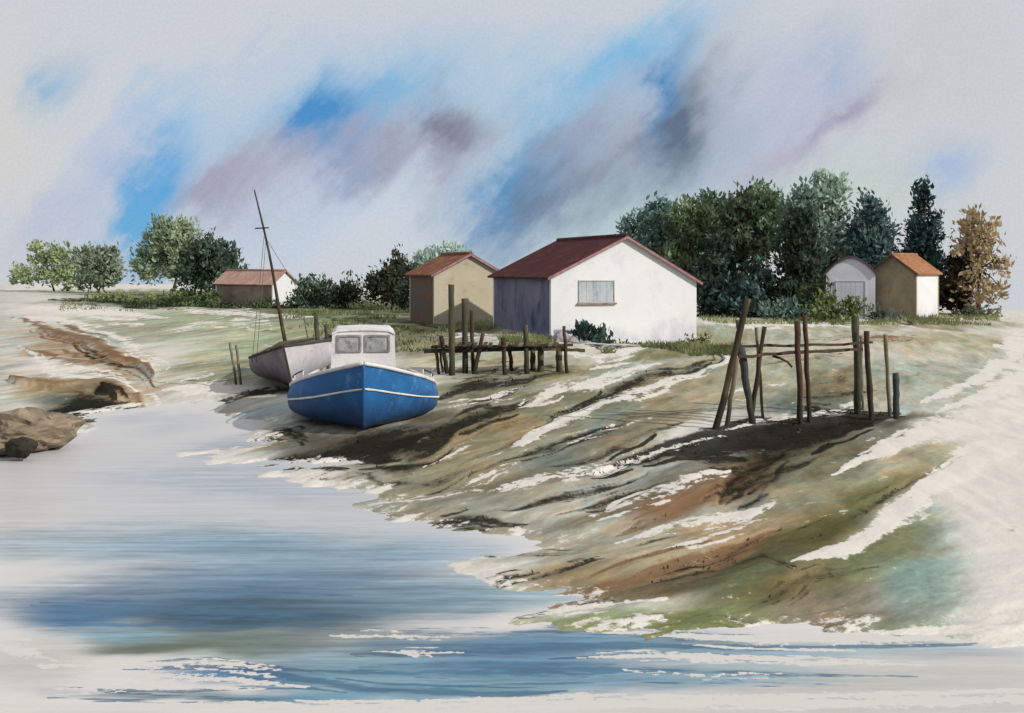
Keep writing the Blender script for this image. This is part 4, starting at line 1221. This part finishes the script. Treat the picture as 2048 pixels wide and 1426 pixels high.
M['bark'] = wash_mat('bark', (74, 60, 42), (52, 44, 34), (96, 84, 60), scale=3, stretch=(1, 1, .3), e=.62, bump=.6)
M['bark_dark'] = wash_mat('dark_bark', (46, 40, 30), (34, 32, 26), scale=3, e=.62)
NT = [0]
def tree(name, label, cat, Y, px, blobs, cols_, leaf=.34, dens=1.0, up=.5, limbs=5, group=None, dy=1.0, e=.62, bark='bark', scale=.55, trunk=True):
    """blobs in photo pixels at range Y: (cx, cy, rx, ry)"""
    leaf *= .9
    NT[0] += 1
    x = (px - CX) / F * Y
    z0 = ground(x, Y)
    root = thing(name, label, cat, (x, Y, z0), group)
    bl = []
    for k, (bx, by, rx, ry) in enumerate(blobs):
        c = at(bx, by, Y)
        off = ((k * 37) % 5 - 2) * .18 * rx / F * Y * dy
        bl.append(((c.x, Y + off, c.z), (rx / F * Y, max(.25, rx / F * Y * .9 * dy), ry / F * Y)))
    me_ = crown_mesh('crown', bl, leaf, dens, up, NT[0])
    link('crown', me_, foliage_mat('leaves_' + name, cols_, e, scale), root)
    if trunk:
        top = max(bl, key=lambda q: q[0][2] + q[1][2])
        ht = top[0][2] - z0
        r0 = max(.05, ht * .022)
        mb_ = MB()
        base_ = Vector((x, Y, z0 - .3))
        tip = Vector(top[0])
        pts_ = [base_.lerp(tip, t) + Vector((random.uniform(-.06, .06), random.uniform(-.06, .06), 0)) * (t > 0) * max(.4, ht * .2) for t in np.linspace(0, 1, 7)]
        mb_.tube(pts_, list(np.linspace(r0 * 1.2, r0 * .25, 7)), 8, .1)
        to = mb_.build('trunk', M[bark], root)
        for k in range(limbs):
            c, r = bl[k % len(bl)]
            s_i = random.randint(1, 4)
            a = pts_[s_i]
            tgt = Vector(c) + Vector((random.uniform(-.7, .7) * r[0], random.uniform(-.7, .3) * r[1], random.uniform(.1, .85) * r[2]))
            mid = a.lerp(tgt, .5) + Vector((0, 0, .12 * (tgt - a).length))
            MB().tube([a, mid, tgt], [r0 * .5, r0 * .3, r0 * .1], 6, .1).build('limb', M[bark], to)
    return root

def shrub(label, Y, px, blobs, cols_, **k):
    k.setdefault('leaf', .3)
    return tree('shrub', label, 'shrub', Y, px, blobs, cols_, limbs=2, bark='bark_dark', **k)

# left bank
tree('tree', 'pale yellow green tree with ragged sideways sprays, leftmost on the far bank', 'tree', 150, 110,
     [(75, 545, 42, 16), (130, 550, 50, 26), (70, 516, 30, 9), (85, 492, 26, 9), (120, 515, 34, 24), (48, 562, 26, 9)], [(124, 140, 92), (108, 124, 80), (140, 152, 112)], leaf=.7, dens=1.0, up=.2, e=.70)
tree('tree', 'grey green bushy tree next to the leftmost yellow green one', 'tree', 140, 195,
     [(195, 535, 46, 34), (170, 515, 32, 24), (215, 510, 28, 20), (225, 545, 22, 22), (185, 560, 40, 14)], [(108, 122, 96), (84, 98, 72), (130, 140, 124)], leaf=.66, dens=1.1, e=.70)
tree('tree', 'tall pale olive tree with rounded top left of the pink roofed hut', 'tree', 125, 345,
     [(345, 480, 44, 40), (370, 462, 34, 26), (320, 500, 40, 34), (300, 530, 34, 36), (360, 520, 50, 44), (330, 455, 18, 18)], [(122, 136, 102), (100, 118, 88), (146, 158, 126)], leaf=.58, dens=1.15, e=.70)
tree('tree', 'dark green tree with spiky top right behind the pink roofed hut', 'tree', 106, 420,
     [(420, 530, 52, 50), (400, 510, 34, 34), (445, 520, 36, 36), (390, 555, 40, 34), (460, 548, 30, 30), (420, 490, 16, 22)], [(56, 72, 54), (42, 54, 44), (84, 104, 82)], leaf=.5, dens=1.2, e=.58)
shrub('low dark green shrub under the dark tree, left of the pink roofed hut', 92, 400, [(380, 596, 40, 12), (420, 600, 34, 12), (335, 600, 30, 9)], [(66, 84, 44), (46, 58, 34), (96, 112, 62)], leaf=.4)
shrub('low light green shrub at the left end of the far bank grass', 104, 250, [(250, 597, 40, 7), (200, 594, 30, 6), (300, 596, 24, 6)], [(104, 118, 70), (84, 98, 58), (130, 140, 90)], leaf=.4)
shrub('long low dark hedge at the foot of the brown wall of the pink roofed hut', 84, 500, [(455, 612, 34, 8), (500, 614, 36, 8), (545, 612, 30, 9)], [(52, 64, 38), (38, 46, 30), (80, 92, 56)], leaf=.32)
shrub('low dark green hedge left of the brown wall of the pink roofed hut', 86, 350, [(300, 608, 44, 6), (360, 610, 46, 8), (405, 611, 36, 8)], [(56, 68, 40), (42, 52, 32), (84, 98, 58)], leaf=.32)
GR = [(54, 68, 46), (38, 48, 36), (88, 104, 80)]
shrub('small spiky shrub touching the right end of the pink roofed hut', 84, 606, [(606, 590, 22, 22), (592, 600, 14, 14), (612, 572, 12, 14)], [(66, 88, 62), (52, 66, 50), (104, 122, 98)], leaf=.36)
shrub('rounded mid green shrub, second right of the pink roofed hut', 84, 648, [(640, 575, 28, 28), (660, 590, 26, 22), (628, 595, 20, 16)], [(60, 78, 58), (44, 54, 42), (100, 120, 100)], leaf=.36)
shrub('mid green shrub in the middle of the hedge, just left of the tallest dark shrub', 83, 700, [(690, 580, 28, 26), (712, 590, 22, 20), (680, 598, 22, 14)], [(52, 64, 46), (40, 48, 36), (84, 98, 76)], leaf=.36)
shrub('tall dark shrub with brown sprigs left of the tan hut', 80, 780, [(775, 560, 34, 40), (800, 545, 26, 36), (750, 575, 26, 30), (790, 590, 40, 24)], [(44, 54, 38), (60, 54, 36), (30, 38, 30)], leaf=.36, e=.58)
shrub('dark green shrub pressed against the brown wall of the tan hut', 70, 826, [(825, 560, 24, 36), (838, 585, 18, 34), (812, 595, 22, 20)], [(40, 52, 40), (28, 36, 30), (66, 84, 72)], leaf=.32, e=.58)
tree('tree', 'pale blue green tree top showing above the roof of the tan hut', 'tree', 130, 880,
     [(860, 520, 40, 22), (895, 510, 38, 22), (835, 535, 34, 20), (925, 515, 24, 16), (875, 545, 50, 30)], [(142, 166, 152), (128, 150, 136), (166, 184, 172)], leaf=.6, dens=.8, e=.78)
# wood on the right
tree('tree', 'teal green tree rising just behind the apex of the white hut', 'tree', 74, 1300,
     [(1280, 450, 34, 34), (1320, 440, 36, 34), (1312, 420, 22, 20), (1300, 500, 48, 46), (1340, 490, 40, 50), (1255, 460, 20, 18)], [(76, 102, 92), (60, 82, 74), (100, 122, 112)], leaf=.40, dens=1.2, e=.60)
tree('tree', 'light green tree second from the white hut in the wood', 'tree', 72, 1385,
     [(1370, 440, 36, 36), (1410, 440, 34, 34), (1390, 490, 48, 54), (1375, 550, 44, 50), (1340, 530, 36, 44)], [(86, 104, 66), (58, 70, 44), (116, 136, 98)], leaf=.40, dens=1.2, e=.60)
tree('tree', 'dark green tree behind the right eave of the white hut', 'tree', 69, 1425,
     [(1425, 540, 38, 56), (1410, 590, 36, 50), (1450, 600, 40, 44), (1440, 500, 30, 40)], [(46, 58, 44), (34, 44, 38), (66, 84, 70)], leaf=.38, dens=1.3, e=.56)
tree('tree', 'olive and dark green tree with bare twigs in the middle of the wood', 'tree', 70, 1490,
     [(1490, 410, 34, 34), (1465, 430, 30, 34), (1505, 455, 44, 46), (1470, 500, 42, 46), (1520, 500, 34, 44), (1530, 415, 22, 34)], [(62, 76, 52), (44, 50, 34), (92, 116, 82)], leaf=.40, dens=1.15, limbs=9, e=.58)
tree('tree', 'green tree with a soft pale top in the middle of the wood', 'tree', 76, 1520,
     [(1510, 390, 28, 22), (1535, 395, 24, 24), (1560, 420, 26, 30), (1545, 460, 40, 50)], [(98, 124, 92), (72, 92, 68), (136, 156, 130)], leaf=.42, dens=.9, e=.68)
tree('tree', 'dark bushy tree filling the wood behind the tallest leaning pole', 'tree', 68, 1505,
     [(1500, 580, 44, 52), (1460, 590, 36, 44), (1540, 590, 38, 44), (1500, 610, 70, 26)], [(48, 64, 56), (36, 48, 46), (76, 104, 104)], leaf=.38, dens=1.3, e=.56)
tree('tree', 'very dark tall tree left of the pale sage tree', 'tree', 67, 1595,
     [(1600, 450, 30, 44), (1590, 510, 40, 56), (1600, 570, 44, 54), (1575, 590, 36, 40), (1615, 540, 30, 50)], [(38, 48, 34), (28, 34, 26), (56, 76, 58)], leaf=.38, dens=1.3, e=.54, limbs=7)
tree('tree', 'slate green tree with spiky top between the dark tree and the pale sage tree', 'tree', 73, 1608,
     [(1605, 405, 28, 36), (1590, 430, 24, 36), (1622, 430, 24, 40), (1610, 470, 36, 40)], [(90, 112, 98), (70, 90, 78), (112, 132, 118)], leaf=.40, dens=1.0, e=.62)
tree('tree', 'tall pale sage tree, the highest of the wood', 'tree', 74, 1662,
     [(1655, 385, 34, 34), (1680, 380, 24, 36), (1635, 370, 16, 20), (1660, 440, 40, 56), (1655, 500, 38, 50), (1645, 360, 14, 14)], [(142, 162, 146), (118, 140, 122), (164, 180, 164)], leaf=.42, dens=.95, limbs=8, e=.74)
tree('tree', 'broad teal tree behind the rounded grey hut', 'tree', 73, 1740,
     [(1740, 430, 28, 34), (1720, 470, 34, 40), (1765, 460, 32, 40), (1740, 500, 50, 40), (1738, 405, 12, 18), (1720, 540, 40, 40)], [(54, 80, 76), (40, 62, 60), (96, 120, 112)], leaf=.40, dens=1.2, e=.58)
tree('conifer', 'dark narrow conifer rising above the orange roofed hut', 'tree', 75, 1845,
     [(1842, 380, 10, 24), (1846, 410, 18, 24), (1840, 445, 26, 26), (1852, 470, 30, 26), (1840, 500, 38, 30), (1856, 530, 38, 34), (1845, 560, 40, 40), (1822, 520, 22, 20), (1870, 440, 12, 14)],
     [(34, 54, 50), (26, 40, 38), (54, 80, 76)], leaf=.38, dens=1.4, e=.54, limbs=3)
tree('tree', 'very dark brown bush tree between the orange roofed hut and the tan autumn tree', 'tree', 72, 1912,
     [(1912, 550, 26, 50), (1905, 590, 28, 38), (1925, 590, 26, 36)], [(46, 38, 28), (32, 28, 22), (66, 58, 40)], leaf=.38, dens=1.4, e=.54)
tree('tree', 'tan autumn tree with gaps of sky, rightmost of all', 'tree', 71, 1960,
     [(1955, 460, 30, 34), (1935, 490, 30, 36), (1985, 475, 24, 24), (1960, 520, 40, 34), (2000, 525, 26, 16), (1965, 580, 36, 34), (1950, 440, 18, 22), (1935, 560, 26, 40)], [(158, 138, 100), (132, 110, 74), (176, 158, 124)], leaf=.44, dens=.72, limbs=8, e=.80)
tree('tree', 'deep green tree half hidden at the back of the wood, left of the olive tree', 'tree', 80, 1440,
     [(1440, 430, 40, 40), (1400, 470, 40, 50), (1450, 500, 50, 60), (1420, 410, 22, 22), (1350, 500, 40, 60)], [(70, 90, 70), (54, 70, 56), (98, 120, 98)], leaf=.44, dens=1.0, e=.62)
tree('tree', 'muted green tree half hidden at the back of the wood, under the pale sage tree', 'tree', 79, 1660,
     [(1650, 480, 50, 50), (1690, 500, 40, 50), (1620, 520, 44, 60), (1660, 560, 60, 50)], [(80, 98, 78), (60, 76, 62), (108, 126, 106)], leaf=.44, dens=1.0, e=.62)
# undergrowth
shrub('leafy bright green bush in front of the rounded grey hut', 62, 1670, [(1640, 620, 34, 20), (1680, 622, 36, 18), (1712, 620, 22, 20), (1655, 605, 14, 16)], [(78, 92, 46), (54, 64, 34), (116, 130, 78)], leaf=.3)
shrub('dark bush at the left corner of the rounded grey hut', 64.5, 1630, [(1620, 600, 30, 32), (1640, 590, 22, 30), (1600, 615, 26, 20)], [(44, 54, 34), (34, 40, 28), (76, 92, 52)], leaf=.3, e=.56)
shrub('pale green bush in the grass right of the tallest leaning pole', 63, 1555, [(1545, 622, 34, 14), (1580, 618, 28, 18)], [(88, 110, 92), (64, 84, 74), (100, 132, 128)], leaf=.3)
shrub('grey green shrub between the rounded grey hut and the orange roofed hut', 64, 1765, [(1760, 630, 18, 12), (1785, 636, 26, 9), (1745, 625, 10, 14)], [(74, 88, 78), (58, 70, 60), (98, 108, 96)], leaf=.24)
shrub('low dark shrub under the dark brown bush tree at the far right', 69, 1935, [(1930, 628, 40, 7), (1975, 626, 30, 8), (1950, 624, 20, 7)], [(70, 80, 56), (54, 60, 42), (104, 110, 84)], leaf=.26)
# at the foot of the white hut
shrub('dark blue green spiky shrub at the foot of the white gable', 46.8, 1185, [(1170, 676, 12, 16), (1193, 674, 9, 20), (1205, 684, 16, 12), (1165, 664, 6, 12)], [(40, 62, 54), (32, 48, 42), (60, 84, 74)], leaf=.3, up=1.4, dens=.8)
shrub('low dark shrub trailing along the foot of the white gable', 46.6, 1245, [(1215, 690, 20, 8), (1250, 695, 26, 5), (1275, 697, 12, 4)], [(52, 72, 60), (44, 58, 50), (74, 92, 78)], leaf=.2)
shrub('small olive weed clump at the right corner of the white gable', 47.2, 1395, [(1385, 690, 14, 8), (1405, 684, 12, 8), (1360, 694, 14, 5)], [(92, 98, 60), (70, 76, 48), (116, 118, 84)], leaf=.2)

# ------------------------------------------------------------------ rocks and rubble
def rock(name, label, cat, px0, px1, py0, py1, Y, mat, seed, rough=.22, parent=None, flat=.9, sub=4):
    """irregular boulder spanning those pixels at range Y"""
    c = at((px0 + px1) / 2, (py0 + py1) / 2, Y)
    rx = (px1 - px0) / 2 / F * Y
    rz = (py1 - py0) / 2 / F * Y
    bm = bmesh.new()
    bmesh.ops.create_icosphere(bm, subdivisions=sub, radius=1)
    g_ = np.random.default_rng(seed)
    cuts = [(Vector(g_.normal(size=3)).normalized(), g_.uniform(.74, .97)) for _ in range(14)]
    for v in bm.verts:
        p = v.co.copy()
        for n_, d_ in cuts:
            q = p.dot(n_)
            if q > d_: p -= n_ * (q - d_) * .9
        k = 1 + rough * (float(fbm(np.array([p.x * 2 + 9]), np.array([p.y * 2 + p.z * 2.3 + 5]), seed, 4)[0]) - .5)
        p *= k * 1.12
        v.co = Vector((p.x * rx, p.y * rx * flat, p.z * rz)) + c
    me_ = bpy.data.meshes.new(name)
    bm.to_mesh(me_); bm.free()
    o = link(name, me_, mat, parent)
    if label: tag(o, label, cat)
    return o
rock('boulder', 'large ochre boulder at the left water edge', 'rock', -10, 140, 824, 900, 20.8, M['rock'], 12, .9, flat=1.3)
rock('boulder', 'small dark brown stone under the large ochre boulder at the left water edge', 'rock', 14, 70, 876, 918, 19.6, M['wood_dark'], 5, .5)
rub = thing('rubble_heap', 'low heap of grey stones and a broken slab at the foot of the white gable', 'rubble', (at(1130, 695, 46.4).x, 46.4, .3))
for k, (a_, b_, c_, d_) in enumerate([(1106, 1140, 664, 690), (1130, 1165, 672, 698), (1118, 1150, 680, 702), (1150, 1185, 682, 702), (1100, 1124, 678, 698), (1178, 1200, 690, 704)]):
    rock('stone', None, None, a_, b_, c_, d_, 46.4 + .15 * (k % 3), M['rubble'], 20 + k, .5, rub, sub=3)
MB().box(at(1108, 668, 46.9), Vector((1.0, .1, .0)), Vector((0, .5, .04)), Vector((0, 0, .12))).build('slab', M['rubble'], rub)

# ------------------------------------------------------------------ grass (uncountable)
def grass(n):
    g_ = np.random.default_rng(77)
    Z = [  # px0, px1, py0, py1, share
        (120, 600, 600, 624, .16), (560, 860, 604, 640, .14), (820, 1000, 642, 664, .08), (1280, 1480, 688, 706, .12), (1130, 1290, 694, 702, .05),
        (1400, 1660, 632, 650, .08), (1660, 2000, 634, 652, .14), (600, 900, 640, 700, .08), (1450, 1700, 1060, 1180, .0), (1000, 1110, 676, 690, .04)]
    vs, fs, k = [], [], 0
    for x0, x1, y0, y1, sh in Z:
        m_ = int(n * sh)
        U = g_.uniform(x0, x1, m_); V = g_.uniform(y0, y1, m_)
        Y = F * (CZ - .45) / (V - HY)
        X = (U - CX) / F * Y
        z = height(X, Y)
        keep = (fbm(X * .5, Y * .15, 13, 3) > .47)
        for x, y, zz, kp in zip(X, Y, z, keep):
            if not kp or zz < .05: continue
            hgt = g_.uniform(.10, .30) * (1 if y > 40 else .6); wd = g_.uniform(.02, .05)
            lx, ly = g_.normal(0, .12, 2)
            vs += [(x - wd, y, zz - .03), (x + wd, y, zz - .03), (x + lx, y + ly, zz + hgt)]
            fs.append((k, k + 1, k + 2)); k += 3
    me_ = bpy.data.meshes.new('grass')
    me_.from_pydata(vs, [], fs)
    o = link('grass', me_, foliage_mat('grass_blades', [(104, 112, 66), (78, 86, 48), (140, 142, 96)], .7, .3))
    tag(o, None, None, None, 'stuff')
grass(16000)

# ------------------------------------------------------------------ weed on the flats (uncountable)
def weed(n):
    g_ = np.random.default_rng(5)
    U = g_.uniform(380, 1950, n); V = g_.uniform(700, 1250, n) ** 1.0
    Y = F * (CZ - .3) / (V - HY); X = (U - CX) / F * Y
    mk_, _ = masks(X, Y)
    sc_ = mk_['d'] + .8 * mk_['r'] - .5 * mk_['w'] + .55 * (fbm(X * 2.5, flow(X, Y) * 40, 51, 4) - .5)
    k = sc_ > .50
    X, Y = X[k], Y[k]
    Z = height(X, Y)
    k = Z > .03
    X, Y, Z = X[k], Y[k], Z[k]
    m_ = len(X)
    yaw = g_.uniform(0, 2 * math.pi, m_)
    ln = g_.uniform(.02, .065, m_) * np.clip(Y / 18, .6, 1.5)
    ax = np.stack([np.cos(yaw), np.sin(yaw), g_.uniform(.15, 1.1, m_)], -1)
    sd = np.stack([-np.sin(yaw), np.cos(yaw), g_.uniform(-.3, .3, m_)], -1)
    P_ = np.stack([X, Y, Z + .004], -1)
    L_ = ln[:, None]
    v = np.stack([P_ - ax * L_ * .2, P_ + sd * L_ * .28 + ax * L_ * .3, P_ + ax * L_, P_ - sd * L_ * .28 + ax * L_ * .3], 1).reshape(-1, 3)
    me_ = bpy.data.meshes.new('seaweed')
    me_.from_pydata(v.tolist(), [], np.arange(4 * m_).reshape(-1, 4).tolist())
    o = link('seaweed', me_, foliage_mat('weed_fronds', [(58, 52, 36), (40, 40, 32), (92, 76, 50)], .95, .8))
    tag(o, kind='stuff')
weed(8000)
